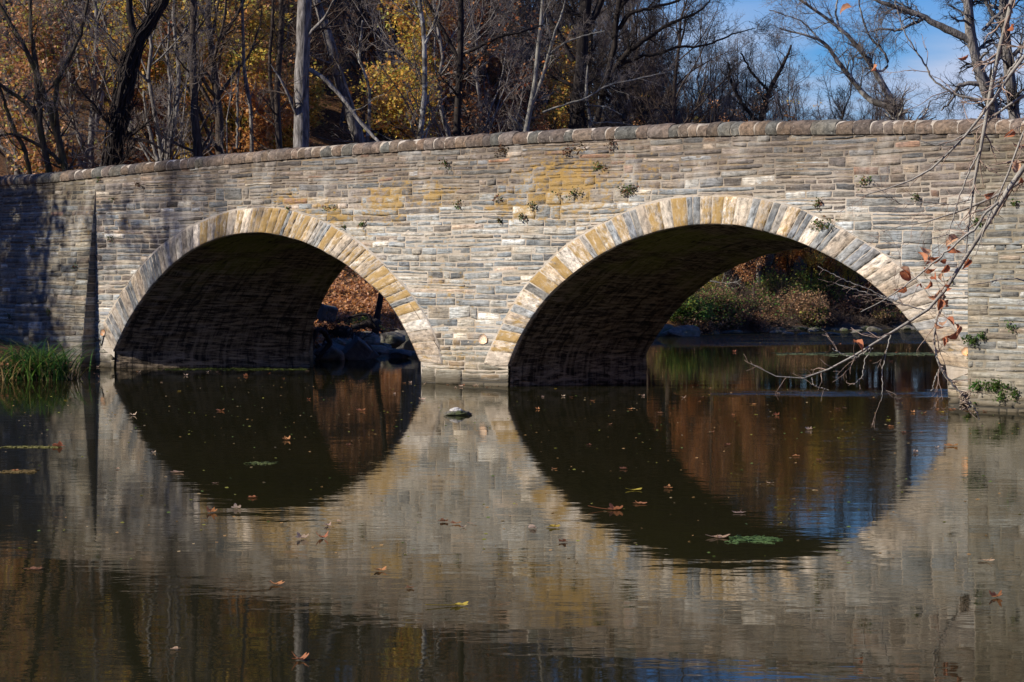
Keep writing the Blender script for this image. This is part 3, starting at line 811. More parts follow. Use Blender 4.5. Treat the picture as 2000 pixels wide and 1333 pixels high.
def leaves(b, rng, P, n, size=(.07, .14), pal=None, spread=.12, clump=None, tmin=.2, fold=.25, hang=0.0):
    """small folded leaf blades near the twigs"""
    N_, K, _ = P.shape
    idx = rng.integers(0, N_, n); s = rng.uniform(tmin, 1, n) * (K - 1); i = np.minimum(s.astype(int), K - 2); f = (s - i)[:, None]
    p = P[idx, i] * (1 - f) + P[idx, i + 1] * f + rng.normal(size=(n, 3)) * spread
    if clump is not None:
        m = vnoise(p[:, 0] * clump + 9, p[:, 1] * clump, p[:, 2] * clump) > .49; p = p[m]; n = len(p)
    a = rng.normal(size=(n, 3)); a[:, 2] = a[:, 2] * .6 - hang; a /= np.linalg.norm(a, axis=1, keepdims=True)
    c = rng.normal(size=(n, 3)); c[:, 2] *= .5; c -= (c * a).sum(1, keepdims=True) * a; c /= np.linalg.norm(c, axis=1, keepdims=True)
    nn = np.cross(a, c); sz = rng.uniform(*size, n)[:, None]; w = sz * .38
    tip = p + a * sz; l = p + a * sz * .45 + c * w + nn * w * fold; r = p + a * sz * .45 - c * w + nn * w * fold
    V = np.stack([p, r, tip, l], 1)
    pal = np.asarray(pal); cc = pal[rng.integers(0, len(pal), n)] * rng.uniform(.7, 1.25, (n, 1))
    b.add(V.reshape(-1, 3), np.arange(4 * n).reshape(n, 4), np.repeat(cc, 4, 0))

YEL = [(.75, .50, .05), (.66, .45, .04), (.80, .52, .08), (.52, .46, .07), (.70, .36, .04), (.40, .42, .06)]
ORG = [(.68, .27, .04), (.55, .20, .035), (.78, .36, .06), (.48, .19, .045), (.58, .30, .12)]
RUS = [(.46, .13, .04), (.34, .09, .035), (.52, .22, .09), (.38, .17, .08)]
TAN = [(.62, .35, .19), (.50, .27, .13), (.42, .20, .09), (.66, .40, .25)]
YEL = [tuple(np.array(c) * .82 + .18 * np.array((.42, .33, .2)) * (sum(c) / .95)) for c in YEL]; ORG = [tuple(np.array(c) * .75 + .25 * np.array((.5, .33, .2)) * (sum(c) / .95)) for c in ORG]
GRN = [(.10, .21, .04), (.15, .27, .055), (.25, .31, .06), (.085, .15, .035), (.36, .34, .07)]

def path(pts, K=20, rng=None, jit=.0):
    p = resample(np.asarray(pts, float), np.linspace(0, 1, K))
    for _ in range(2): p[1:-1] = p[1:-1] * .5 + (p[:-2] + p[2:]) * .25
    if rng is not None and jit: p[1:] += np.cumsum(rng.normal(size=(K - 1, 3)) * jit * .4, 0) * .5 + rng.normal(size=(K - 1, 3)) * jit * .5
    return p

def make_proto(seed, h, r, kind, leafpal=None, nleaf=0, bark='bark_brown', twig='twig_brown', lean=.05, low=.3, dens=1.0, leafsize=(.08, .21)):
    """meshes (trunk, crown, leaves) of one tree standing at the origin"""
    rng = np.random.default_rng(seed)
    K = 18; zs = np.linspace(-.5, h, K)
    xy = np.cumsum(rng.normal(size=(K, 2)) * h * .008, 0) + np.outer(zs, rng.normal(size=2) * lean)
    tr = np.concatenate([xy, zs[:, None]], 1)[None]; rr = (r * (1 - .88 * np.linspace(0, 1, K) ** 1.1))[None].copy(); rr[0, 0] *= 1.5; rr[0, 1] *= 1.12
    P1_, R1 = sprout(rng, tr, rr, int(26 * dens), low, .98, (.45, 1.0), (.22, .40), 10, .55, .22, .13, .09)
    P2, R2 = sprout(rng, P1_, R1, int(150 * dens), .15, 1, (.4, 1.0), (.25, .5), 7, .6, .3, .16, .07, lenref=h * .20)
    P3, R3 = sprout(rng, P2, R2, int(900 * dens), .1, 1, (.35, 1.0), (.3, .8), 5, .6, .4, .20, .05, rmin=.006, lenref=h * .07)
    P4, R4 = sprout(rng, P3, R3, int(2600 * dens), .1, 1, (.4, 1.0), (.4, 1.0), 3, .65, .5, .25, .03, rmin=.005, lenref=h * .032)
    b1 = Buf(); tubes(b1, tr, rr, 9); tubes(b1, P1_, R1, 5)
    b2 = Buf(); tubes(b2, P2, R2, 4); tubes(b2, P3, R3, 3); tubes(b2, P4, R4, 3)
    out = [('trunk', b1, M[bark]), ('crown', b2, M[twig])]
    if nleaf:
        b3 = Buf(); leaves(b3, rng, np.concatenate([P4, P4 * 1]), nleaf, leafsize, leafpal, .22, .55)
        out.append(('foliage', b3, M['leaf']))
    return out
_mesh = {}
def realize(key, proto):
    """build the proto once, keep its meshes"""
    L = []
    for nm, bf, mt in proto:
        o = bf.build(nm, mt, smooth=(nm == 'trunk')); L.append((nm, o.data)); bpy.data.objects.remove(o)
    _mesh[key] = L
def place_tree(key, name, label, cat, x, y, z, rot, sc, group):
    r = bpy.data.objects.new(name, None); r.empty_display_size = .5; COL.objects.link(r)
    r.location = (x, y, z); r.rotation_euler = (0, 0, rot); r.scale = (sc, sc, sc)
    tag(r, label, cat, group)
    for nm, me in _mesh[key]:
        c = bpy.data.objects.new(nm, me); COL.objects.link(c); c.parent = r
    return r

realize('bareA', make_proto(1, 17, .20, 'bare', bark='bark_brown'))
realize('bareB', make_proto(2, 15, .15, 'bare', bark='bark_grey', twig='twig_grey', low=.25))
realize('bareC', make_proto(3, 19, .17, 'bare', bark='bark_dark', twig='twig_brown', low=.3))
realize('bareD', make_proto(4, 13, .13, 'bare', bark='bark_brown', twig='twig_dark', low=.15, lean=.1, dens=1.2))
realize('fineA', make_proto(14, 13, .10, 'bare', bark='bark_dark', twig='twig_fine', low=.12, lean=.08, dens=1.5))
realize('fineG', make_proto(15, 15, .11, 'bare', bark='bark_grey', twig='twig_grey', low=.12, lean=.06, dens=1.3))
realize('goldA', make_proto(5, 11, .11, 'leaf', YEL, 12000, low=.12, dens=.7))
realize('goldB', make_proto(6, 13, .13, 'leaf', YEL + ORG[:2], 12000, low=.15, dens=.7, bark='bark_moss'))
realize('tanA', make_proto(16, 12, .10, 'leaf', TAN + YEL[3:] + ORG[3:], 9000, low=.12, dens=.8, bark='bark_grey', twig='twig_grey'))
realize('orangeA', make_proto(7, 12, .12, 'leaf', ORG, 12000, low=.12, dens=.7, bark='bark_dark'))
realize('orangeB', make_proto(8, 15, .16, 'leaf', ORG + TAN, 11000, low=.15, dens=.8))
realize('russet', make_proto(9, 13, .12, 'leaf', RUS + TAN[:2], 8000, low=.1, dens=.8, bark='bark_dark'))

rng = np.random.default_rng(77)
def px_of(x, y): return 1000 + FPX * x / y
G_HILL = 'trees on the wooded slope behind the bridge'
def scatter(n, pxr, Yr, keys, probs, scr, info, minsep=1.3, taken=[], name=''):
    done = 0; tries = 0
    while done < n and tries < n * 30:
        tries += 1
        Y = rng.uniform(*Yr); x = (rng.uniform(*pxr) - 1000) / FPX * Y
        if float(pdist(np.array(x), np.array(Y), SHORE)) < 1.5: continue
        if any((x - a) ** 2 + (Y - c) ** 2 < minsep ** 2 for a, c in taken): continue
        if Y < 125 and x > 7: continue
        if -24 < x < 7 and 116 < Y - .284 * (x - 12) < 134 and name != 'bank': continue
        if Y < 110 and 570 < px_of(x, Y) < 840: continue
        taken.append((x, Y)); k = keys[rng.choice(len(keys), p=probs)]
        z = float(height(np.array(x), np.array(Y))) - .1
        nm, lb, gp = info[k]
        place_tree(k, nm, lb, 'tree', x, Y, z, rng.uniform(0, 6.28), rng.uniform(*scr), gp); done += 1
INFO = {}
for k in ('bareA', 'bareC'): INFO[k] = ('bare_tree', 'tall leafless brown tree, one of many on the wooded slope behind the bridge', 'tall leafless trees on the slope')
for k in ('bareB', 'bareD', 'fineA', 'fineG'): INFO[k] = ('slender_tree', 'thin leafless tree, one of many in the crowded wood behind the bridge', 'thin leafless trees in the wood')
for k in ('goldA', 'goldB'): INFO[k] = ('golden_tree', 'small golden yellow autumn tree, one of many in the understorey behind the bridge', 'golden autumn trees in the wood')
INFO['tanA'] = ('tan_tree', 'thin brown and tan leaved tree, one of many in the wood behind the bridge', 'tan leaved trees in the wood')
for k in ('orangeA', 'orangeB'): INFO[k] = ('orange_tree', 'orange brown autumn tree, one of many in the wood behind the bridge', 'orange autumn trees in the wood')
INFO['russet'] = ('russet_tree', 'dark red leaved autumn tree in the wood behind the bridge', 'russet trees in the wood')
# left hillside
scatter(34, (-250, 620), (92, 150), ['goldA', 'goldB', 'tanA', 'orangeB'], [.38, .30, .27, .05], (.7, 1.15), INFO)
scatter(30, (250, 1000), (98, 160), ['goldB', 'orangeA', 'orangeB', 'russet'], [.2, .35, .3, .15], (.7, 1.15), INFO)
scatter(7, (850, 1150), (112, 150), ['russet', 'orangeB', 'goldB'], [.6, .25, .15], (.6, .9), INFO)
scatter(92, (-300, 1180), (92, 190), ['bareA', 'bareB', 'bareC', 'fineG'], [.2, .32, .1, .38], (.8, 1.25), INFO)
# centre, thinning towards the open sky
scatter(20, (1000, 1330), (118, 185), ['bareA', 'bareB', 'fineA', 'fineG'], [.2, .2, .4, .2], (.8, 1.15), INFO)
INFO2 = {k: ('distant_tree', 'small leafless grey tree far beyond the parapet under open sky', 'distant bare trees under open sky') for k in ('bareA', 'bareB', 'bareD', 'fineA')}
scatter(72, (1240, 1760), (140, 225), ['bareB', 'bareD', 'fineA'], [.18, .12, .70], (.52, .90), INFO2)
scatter(14, (1760, 2200), (145, 215), ['bareD', 'fineA'], [.2, .8], (.42, .7), INFO2)
# leafy trees on the far bank seen through the right arch
INFO3 = {k: ('bank_tree', 'low orange and gold tree on the far bank, seen through the arch', 'leafy trees on the far bank') for k in ('goldA', 'goldB', 'orangeA', 'orangeB')}
scatter(34, (1230, 1610), (124, 150), ['goldA', 'goldB', 'orangeA', 'orangeB'], [.25, .2, .3, .25], (.42, .62), INFO3, minsep=1.4, name='bank')
scatter(7, (1590, 1680), (128, 142), ['goldA', 'orangeA', 'orangeB'], [.3, .3, .4], (.38, .5), INFO3, minsep=1.2, name='bank')
scatter(16, (1610, 1950), (129, 142), ['goldA', 'orangeA', 'orangeB'], [.3, .4, .3], (.26, .34), INFO3, minsep=1.4, name='bank')

# ---- trees traced individually
def hero(name, label, Z, stems, bark, twig, seed, n1=18, n2=90, n3=500, len1=1.5, leafpal=None, nleaf=0, tmin=.25, ang=(.5, 1.1), jit=.02, up=.05, sides=10, group=None, leafsize=(.09, .16), droop=0., extra=None, n4=0, wig=.15, cat='tree', wsc=1.0):
    """stems: lists of (x px, y px, width px) at distance Z; the first stem reaches the ground"""
    rg = np.random.default_rng(seed); base = W(stems[0][0][0], stems[0][0][1], Z)
    gz = float(height(np.array(base[0]), np.array(Z))) - .3
    b1 = Buf(); PS = []; RS = []
    for i, st in enumerate(stems):
        pts = []; rad = []
        for q in st:
            zz = Z + (q[3] if len(q) > 3 else 0); pts.append(W(q[0], q[1], zz)); rad.append(q[2] * wsc / FPX * zz / 2)
        if i == 0 and pts[0][2] > gz: pts.insert(0, np.array([pts[0][0], pts[0][1], gz])); rad.insert(0, rad[0] * 1.35)
        pts = np.array(pts); K = 26
        d = np.concatenate([[0], np.cumsum(np.linalg.norm(np.diff(pts, axis=0), axis=1))]); d /= d[-1]
        p = path(pts, K, rg, jit); r_ = np.interp(np.linspace(0, 1, K), d, rad)
        r_ = r_ * (1 + rg.uniform(-.07, .07, K)); tubes(b1, p[None], r_[None], sides); PS.append(p); RS.append(r_)
    P_s, R_s = np.array(PS), np.array(RS)
    A, RA = sprout(rg, P_s, R_s, n1, tmin, 1, ang, (.6, 1.3), 10, .34, .22, wig, up, lenref=len1, droop=droop)
    tubes(b1, A, RA, 5)
    b2 = Buf()
    B2, RB = sprout(rg, np.concatenate([A]), RA, n2, .12, 1, (.4, 1.0), (.35, .8), 7, .55, .3, wig, up * .6, rmin=.006, lenref=len1 * .7, droop=droop)
    C2, RC = sprout(rg, B2, RB, n3, .1, 1, (.4, 1.0), (.3, .8), 5, .6, .4, wig * 1.2, up * .4, rmin=.005, lenref=len1 * .45, droop=droop)
    tubes(b2, B2, RB, 4); tubes(b2, C2, RC, 3)
    last = C2; n4 = max(n4, int(n3 * 1.6))
    if n4:
        D2, RD = sprout(rg, C2, RC, n4, .1, 1, (.4, 1.0), (.4, 1), 4, .6, .5, wig * 1.2, 0, rmin=.0045, lenref=len1 * .25); tubes(b2, D2, RD, 3); last = D2
    root = thing(name, label, cat, (base[0], Z, gz), group)
    org = (base[0], Z, gz)
    if extra: extra(b1, b2, rg, P_s, R_s)
    for nm, bf, mt in (('trunk', b1, M[bark]), ('crown', b2, M[twig])):
        o = bf.build(nm, mt, smooth=(nm == 'trunk'), origin=org); o.location = (0, 0, 0); o.parent = root
    if nleaf:
        b3 = Buf(); leaves(b3, rg, last[:, :, :] if last.shape[1] > 2 else last, nleaf, leafsize, leafpal, .1); o = b3.build('foliage', M['leaf'], origin=org); o.location = (0, 0, 0); o.parent = root
    return root

def vines(b1, b2, rg, P, Rr):
    for k in range(70):
        s0 = rg.uniform(0, .55); L = rg.uniform(.15, .45); K = 22; s = np.linspace(s0, min(s0 + L, 1), K)
        base = resample(P[0], s); ph = rg.uniform(0, 6.28); tw = rg.uniform(-3, 3); rr = np.interp(s, np.linspace(0, 1, len(Rr[0])), Rr[0])
        off = np.stack([np.cos(ph + tw * s), np.sin(ph + tw * s), 0 * s], -1) * (rr * rg.uniform(1.0, 1.5))[:, None]
        q = base + off + rg.normal(size=(K, 3)) * .035
        tubes(b1, q[None], np.full((1, K), rg.uniform(.012, .035)), 5)
    a, ra = sprout(rg, P[:1], Rr[:1] * .06, 260, .05, .7, (.7, 1.5), (.3, .9), 7, .5, .4, .35, -.06, rmin=.006, lenref=1.0)
    tubes(b2, a, ra, 3)

hero('oak_tree', 'straight pale grey ridged trunk, brightest and stoutest of the wood behind the bridge', 88,
     [[(587, 300, 31), (590, 200, 30), (589, 110, 29), (594, 40, 30), (597, -60, 28), (592, -220, 22), (600, -420, 14), (598, -560, 5)],
      [(604, 136, 10), (632, 152, 9), (668, 190, 8), (705, 240, 7, -.5), (746, 284, 6, -1)], [(595, 20, 12), (620, -60, 10), (660, -150, 8), (720, -260, 5)], [(594, -60, 12), (560, -150, 9), (520, -260, 5)]],
     'bark_grey', 'twig_brown', 21, n1=26, n2=150, n3=800, len1=2.2, tmin=.35, jit=.012)
hero('vine_covered_tree', 'dark leaning tree wrapped in shaggy vines, forking above the parapet', 90,
     [[(214, 345, 27), (222, 290, 29), (232, 220, 30), (246, 150, 29), (258, 100, 27), (270, 66, 24), (292, 48, 19), (312, 22, 16), (326, -8, 14), (350, -90, 12), (380, -250, 7)],
      [(268, 74, 16), (256, 50, 15), (253, 20, 13), (247, -40, 12), (235, -140, 9), (230, -280, 4)]],
     'bark_dark', 'twig_brown', 22, n1=24, n2=160, n3=700, len1=1.9, tmin=.3, extra=vines)
hero('multistem_tree', 'mossy many-stemmed tree with splayed dark limbs above the wing wall', 84,
     [[(135, 345, 15), (124, 300, 14), (112, 262, 14), (100, 225, 13), (86, 180, 11), (66, 130, 10), (45, 80, 8), (18, 40, 7), (-20, -20, 5)],
      [(98, 350, 13), (90, 310, 12), (80, 265, 12), (76, 200, 11), (72, 130, 10), (62, 60, 8), (60, -20, 7), (52, -120, 4)],
      [(112, 262, 12), (108, 215, 11), (108, 165, 10), (122, 135, 9), (146, 98, 8), (162, 55, 7), (172, 5, 6), (185, -90, 3)],
      [(80, 240, 10), (55, 205, 9), (30, 188, 8), (0, 168, 7), (-40, 140, 5)], [(60, 350, 9), (50, 300, 9), (28, 255, 8), (8, 205, 7), (-10, 150, 5)],
      [(118, 320, 9), (100, 295, 8), (70, 280, 7), (35, 262, 6), (-10, 268, 4)]],
     'bark_moss', 'twig_grey', 23, n1=44, n2=260, n3=1100, len1=1.5, tmin=.25, jit=.03, n4=1500)
hero('straight_tree', 'straight brown trunk right of the vine-covered tree', 91,
     [[(389, 308, 19), (383, 260, 17), (377, 190, 15), (375, 120, 14), (377, 40, 13), (379, -60, 12), (382, -220, 9), (380, -400, 4)]], 'bark_brown', 'twig_grey', 24, n1=22, n2=120, n3=600, len1=2.0)
hero('twisted_sapling', 'thin pale twisting trunk between the vine-covered tree and the straight brown trunk', 92,
     [[(322, 315, 9), (338, 262, 9), (347, 210, 8), (352, 150, 8), (345, 95, 7), (335, 40, 6), (340, -40, 5), (350, -160, 3)], [(330, 300, 7), (332, 240, 7), (334, 170, 6), (328, 110, 5), (330, 40, 4)],
      [(308, 315, 8), (296, 270, 7), (286, 225, 6), (280, 180, 4)]], 'bark_grey', 'twig_grey', 25, n1=26, n2=160, n3=500, len1=1.5)
hero('paired_tree', 'slim dark trunk with a companion stem, just left of the stout pale trunk', 92,
     [[(546, 292, 13), (541, 235, 12), (538, 180, 12), (546, 120, 12), (549, 50, 11), (548, -40, 10), (556, -200, 6)], [(540, 250, 8), (530, 190, 8), (526, 120, 7), (533, 50, 7), (537, -50, 5)]],
     'bark_brown', 'twig_brown', 26, n1=22, n2=120, n3=500, len1=1.7)
hero('pale_stem_tree', 'slender pale stem standing among golden leaves in the wood', 97,
     [[(493, 215, 8), (480, 165, 8), (474, 115, 7), (476, 60, 6), (471, 0, 6), (468, -120, 4)], [(463, 290, 5), (464, 200, 5), (466, 120, 4)]], 'bark_grey', 'twig_grey', 27, n1=14, n2=80, n3=300, len1=1.4)
hero('leaning_tree', 'pale trunk leaning left, right of the stout pale trunk', 106,
     [[(800, 545, 28), (764, 440, 27), (728, 350, 25), (700, 270, 24), (684, 220, 23), (668, 170, 22), (655, 120, 20), (641, 70, 18), (625, 20, 16), (605, -50, 14), (575, -160, 9), (550, -280, 4)]], 'bark_grey', 'twig_brown', 28, n1=20, n2=120, n3=500, len1=1.8)
hero('lichened_tree', 'slim trunk with pale lichen patches left of centre, behind the parapet', 102,
     [[(818, 275, 12), (826, 225, 12), (832, 170, 11), (830, 100, 10), (826, 40, 9), (816, -20, 8), (806, -140, 5)], [(828, 90, 6), (850, 45, 6), (862, 0, 5), (870, -60, 3)], [(716, 285, 8), (722, 230, 7), (722, 170, 6), (700, 110, 5), (708, 40, 4)]],
     'bark_plane', 'twig_grey', 29, n1=26, n2=140, n3=500, len1=1.6)
hero('crooked_dark_tree', 'dark crooked trunk with drooping limbs behind the middle of the parapet', 105,
     [[(890, 265, 16), (896, 210, 15), (893, 160, 14), (903, 100, 13), (897, 50, 13), (900, 0, 12), (905, -120, 8), (900, -260, 4)], [(898, 120, 9), (870, 70, 8), (845, 25, 7), (820, -20, 5)], [(900, 110, 8), (930, 95, 7), (975, 70, 6), (1020, 62, 5), (1060, 50, 3)]],
     'bark_dark', 'twig_dark', 30, n1=34, n2=220, n3=900, len1=2.2, leafpal=RUS, nleaf=900)
hero('silver_tree', 'slender silvery white tree with spreading pale branches behind the parapet', 108,
     [[(1022, 262, 11), (1036, 222, 10), (1046, 178, 10), (1052, 130, 9), (1051, 90, 9), (1058, 45, 8), (1062, 0, 7), (1068, -90, 5), (1075, -200, 3)],
      [(1042, 200, 7), (1060, 150, 7), (1072, 105, 6), (1082, 65, 5), (1098, 25, 4), (1110, -30, 3)], [(1051, 85, 5), (1030, 60, 4), (1000, 42, 3), (975, 20, 2)], [(1068, 110, 5), (1100, 85, 4), (1140, 70, 3), (1180, 60, 2)],
      [(1060, 220, 5), (1100, 205, 4), (1140, 195, 4), (1190, 165, 3), (1260, 150, 3), (1300, 140, 2)]],
     'bark_pale', 'twig_grey', 31, n1=34, n2=240, n3=800, len1=1.3, jit=.02)
hero('broad_trunk_tree', 'broad dark grey trunk standing behind the parapet right of the silvery tree', 113,
     [[(1116, 262, 28), (1128, 215, 27), (1133, 160, 26), (1136, 100, 25), (1134, 55, 24), (1146, 0, 23), (1150, -100, 19), (1158, -280, 10)], [(1134, 70, 14), (1165, 25, 13), (1180, -20, 11), (1200, -120, 6)], [(1120, 120, 12), (1098, 80, 11), (1075, 40, 9), (1060, 0, 7)]],
     'bark_dark', 'twig_dark', 32, n1=36, n2=240, n3=1100, len1=2.4)
hero('white_sapling', 'short crooked white sapling close behind the parapet', 112.5,
     [[(1152, 258, 7), (1150, 225, 7), (1144, 195, 6), (1143, 165, 5), (1148, 130, 3)], [(1150, 240, 4), (1190, 240, 3), (1240, 245, 2)], [(1146, 205, 4), (1185, 210, 3), (1215, 225, 2)]], 'bark_pale', 'twig_grey', 33, n1=12, n2=60, n3=200, len1=.8)
hero('spreading_oak', 'great bare oak with long crooked limbs reaching over the centre into blue sky', 115,
     [[(1158, 262, 19), (1170, 210, 18), (1182, 170, 18), (1200, 110, 17), (1203, 60, 16), (1215, -40, 14), (1230, -200, 10), (1240, -330, 4)],
      [(1189, 162, 17), (1211, 122, 16), (1232, 98, 16), (1254, 84, 15), (1275, 68, 11), (1300, 50, 10), (1328, 38, 8), (1350, 30, 7), (1376, 14, 5), (1392, -10, 3)],
      [(1205, 135, 12), (1235, 115, 11), (1262, 108, 9), (1300, 103, 8), (1316, 91, 8), (1345, 97, 7), (1380, 92, 6), (1408, 80, 5), (1440, 66, 4), (1475, 60, 2)],
      [(1200, 66, 13), (1227, 30, 12), (1240, 22, 10), (1285, 12, 8), (1320, 2, 7), (1360, -20, 5), (1400, -60, 3)],
      [(1190, 190, 10), (1160, 150, 9), (1130, 110, 8), (1110, 90, 6), (1080, 60, 4)],
      [(1210, 20, 12), (1250, -40, 10), (1300, -90, 8), (1360, -150, 5), (1420, -200, 3)]],
     'bark_dark', 'twig_dark', 34, n1=90, n2=800, n3=4200, len1=1.7, jit=.05, wig=.22, up=.0, n4=7000, wsc=.72)
hero('sycamore_tree', 'mottled pale sycamore leaning left and forking low above the parapet', 131,
     [[(1764, 245, 26), (1752, 222, 24), (1742, 203, 20), (1738, 185, 14), (1726, 171, 13), (1714, 153, 12), (1706, 138, 11), (1702, 126, 10), (1688, 108, 9), (1675, 92, 9), (1655, 68, 8), (1638, 52, 7), (1618, 38, 7), (1598, 24, 6), (1560, 0, 5), (1510, -40, 3)],
      [(1744, 210, 16), (1722, 205, 13), (1700, 198, 12), (1686, 185, 11), (1672, 170, 10), (1658, 152, 10), (1645, 138, 9), (1630, 115, 8), (1614, 92, 7), (1592, 76, 6), (1560, 70, 4), (1520, 60, 3)],
      [(1708, 140, 6), (1730, 138, 5), (1736, 122, 5), (1728, 102, 5), (1714, 88, 5), (1698, 74, 4), (1690, 55, 4), (1680, 20, 3), (1672, -30, 2)],
      [(1640, 55, 4), (1632, 25, 4), (1636, -10, 3), (1640, -70, 2)], [(1600, 76, 4), (1575, 50, 3), (1550, 35, 2), (1500, 20, 2)]],
     'bark_plane', 'twig_grey', 35, n1=90, n2=650, n3=2600, len1=1.9, jit=.03, wig=.22, up=.04, n4=4200)
hero('tall_plane_tree', 'tall grey tree at the right with a long limb reaching left over the parapet', 136,
     [[(1950, 245, 26), (1940, 205, 25), (1924, 168, 24), (1912, 138, 22), (1903, 108, 21), (1897, 68, 20), (1893, 30, 19), (1890, -20, 18), (1880, -140, 13), (1884, -300, 6)],
      [(1900, 84, 15), (1872, 68, 15), (1848, 57, 15), (1828, 46, 14), (1810, 34, 12), (1782, 24, 11), (1755, 14, 9), (1728, 6, 8), (1690, -10, 6), (1640, -40, 4)],
      [(1922, 165, 10), (1895, 163, 9), (1880, 164, 8), (1868, 172, 7), (1862, 190, 5), (1840, 215, 3)], [(1920, 60, 8), (1960, 20, 7), (2000, -30, 5)], [(1805, 34, 8), (1780, 50, 6), (1755, 62, 5), (1720, 58, 4), (1690, 66, 2)]],
     'bark_grey', 'twig_dark', 36, n1=90, n2=650, n3=2600, len1=2.1, jit=.04, wig=.22, up=.0, n4=4200)
hero('edge_tree', 'tall grey trunk at the right edge behind the hanging beech twigs', 140,
     [[(1985, 250, 24), (1978, 200, 22), (1970, 150, 21), (1965, 95, 20), (1962, 40, 19), (1958, -20, 17), (1960, -160, 12), (1965, -300, 5)], [(1968, 120, 10), (2000, 85, 9), (2040, 50, 7)], [(1964, 60, 9), (1935, 20, 8), (1915, -20, 6)]],
     'bark_grey', 'twig_dark', 37, n1=60, n2=500, n3=2200, len1=2.0, jit=.03, wig=.2, n4=4000)
hero('drooping_tree', 'small dark tangled bare tree right of the oak limbs', 150,
     [[(1480, 262, 12), (1490, 215, 11), (1505, 170, 9), (1530, 130, 7), (1545, 90, 4)], [(1480, 240, 8), (1450, 200, 8), (1430, 160, 6), (1425, 120, 4)], [(1500, 180, 6), (1470, 140, 5), (1450, 100, 3)]],
     'bark_dark', 'twig_dark', 38, n1=50, n2=300, n3=1200, len1=1.7, jit=.05, wig=.22)
hero('sloping_tree', 'crooked dark sapling by the water seen through the left arch', 94.5,
     [[(733, 636, 14), (741, 600, 12), (746, 570, 12), (750, 530, 11), (755, 480, 9), (765, 420, 6), (770, 380, 4)]], 'bark_dark', 'twig_dark', 39, n1=14, n2=60, n3=200, len1=1.2, tmin=.5)
hero('bank_trunk_tree', 'curved grey trunk rising from bushes on the far bank through the right arch', 128,
     [[(1490, 592, 9), (1484, 565, 9), (1480, 540, 8), (1482, 515, 8), (1481, 490, 7), (1480, 430, 7), (1484, 370, 5), (1480, 320, 3)]], 'bark_grey', 'twig_brown', 40, n1=14, n2=60, n3=200, len1=1.4, tmin=.55)

# ---- trees of the left bank whose shade falls across the bridge (outside the frame)
SH = [(-45, 18, .30, 'bareC'), (20, 19, .30, 'bareA'), (70, 24, .2, 'bareA'), (105, 21, .2, 'orangeB'), (2, 12, .2, 'goldB'), (15, 27, .2, 'goldB'), (262, 27, .2, 'bareC'), (372, 26, .2, 'bareA'), (520, 30, .2, 'bareA')]
for i, (x, L, r_, key) in enumerate(SH):
    p = FP(tz(x, 600)[0], 0) + SUN_H * L
    lab = ['thick bare tree on the left bank, nearest the wing wall', 'bare brown tree on the left bank beside the wing wall', 'second bare brown tree on the left bank near the wing wall', 'orange brown tree on the left bank', 'gold leaved tree closest to the wing wall on the left bank', 'tall gold leaved tree farther back on the left bank', 'dark bare tree on the left bank upstream', 'brown bare tree on the left bank meadow', 'bare tree on the left bank farthest from the bridge'][i]
    place_tree(key, 'bank_side_tree', lab, 'tree', p[0], p[1], float(height(np.array(p[0]), np.array(p[1]))) - .2, i * 1.3, 1.15 if key[0] == 'b' else 1.25, None)

# ---------------------------------------------------------------- far-bank bushes
def shore_y(px):
    ys = np.arange(84, 150, .25); xs = (px - 1000) / FPX * ys; d = pdist(xs, ys, SHORE); k = np.argmax(d > 0); return float(ys[k])
def bush(x, y_foot, Z, w, h, pal, label, seed, n=2600, size=(.07, .13), twig='twig_brown', stems=40, name='bush'):
    if Z > 115: Z = shore_y(x) + {640: 2.2, 638: .9, 630: 3.6, 622: 3.2, 618: 5.0, 600: 7.5}.get(y_foot, 3)
    if Z > 115: h *= .88; w *= .9
    n = int(n * 1.5); rg = np.random.default_rng(seed); c = W(x, y_foot, Z); gz = float(height(np.array(c[0]), np.array(Z))); org = np.array([c[0], Z, gz - .1])
    st = np.zeros((stems, 2, 3)); st[:, 0] = org + rg.normal(size=(stems, 3)) * [w * .16, w * .12, 0]
    dr = rg.normal(size=(stems, 3)) * [.55 * w / h, .45 * w / h, .25] + [0, 0, 1]; st[:, 1] = st[:, 0] + dr * h * .3
    K = 6; P = np.stack([st[:, 0] * (1 - k) + st[:, 1] * k for k in np.linspace(0, 1, K)], 1); Rr = np.full((stems, K), .014) * np.linspace(1, .6, K)
    A, RA = sprout(rg, P, Rr, stems * 7, .2, 1, (.2, .9), (.25, .6), 7, .7, .5, .25, .0, rmin=.006, lenref=h, droop=.12)
    b2 = Buf(); tubes(b2, P, Rr, 4); tubes(b2, A, RA, 3)
    root = thing(name, label, 'bush', tuple(org))
    o = b2.build('stem', M[twig], origin=org); o.location = (0, 0, 0); o.parent = root
    b3 = Buf(); leaves(b3, rg, A, n, size, pal, .14, .9, tmin=.1); o = b3.build('foliage', M['leaf'], origin=org); o.location = (0, 0, 0); o.parent = root
    return root
BR = [(.34, .19, .10), (.24, .13, .07), (.42, .27, .15), (.20, .14, .06)]
bush(1330, 640, 120.5, 3.0, 2.6, GRN, 'dark green bush on the far bank beside the big mossy boulder', 1, 3400)
bush(1385, 640, 122, 3.6, 3.0, GRN[:3] + BR, 'brown and green tangled bush beneath the vault edge on the far bank', 2, 3600)
bush(1440, 640, 123, 3.6, 3.2, BR + GRN[:2], 'russet brown bush left of the curved trunk on the far bank', 3, 3200, stems=60)
bush(1405, 600, 127, 3.2, 3.6, [GRN[2], GRN[4], YEL[3]], 'yellow green leafy bush high on the far bank', 4, 3200)
bush(1515, 618, 126, 3.4, 3.2, GRN, 'deep green bush right of the curved trunk on the far bank', 5, 3600)
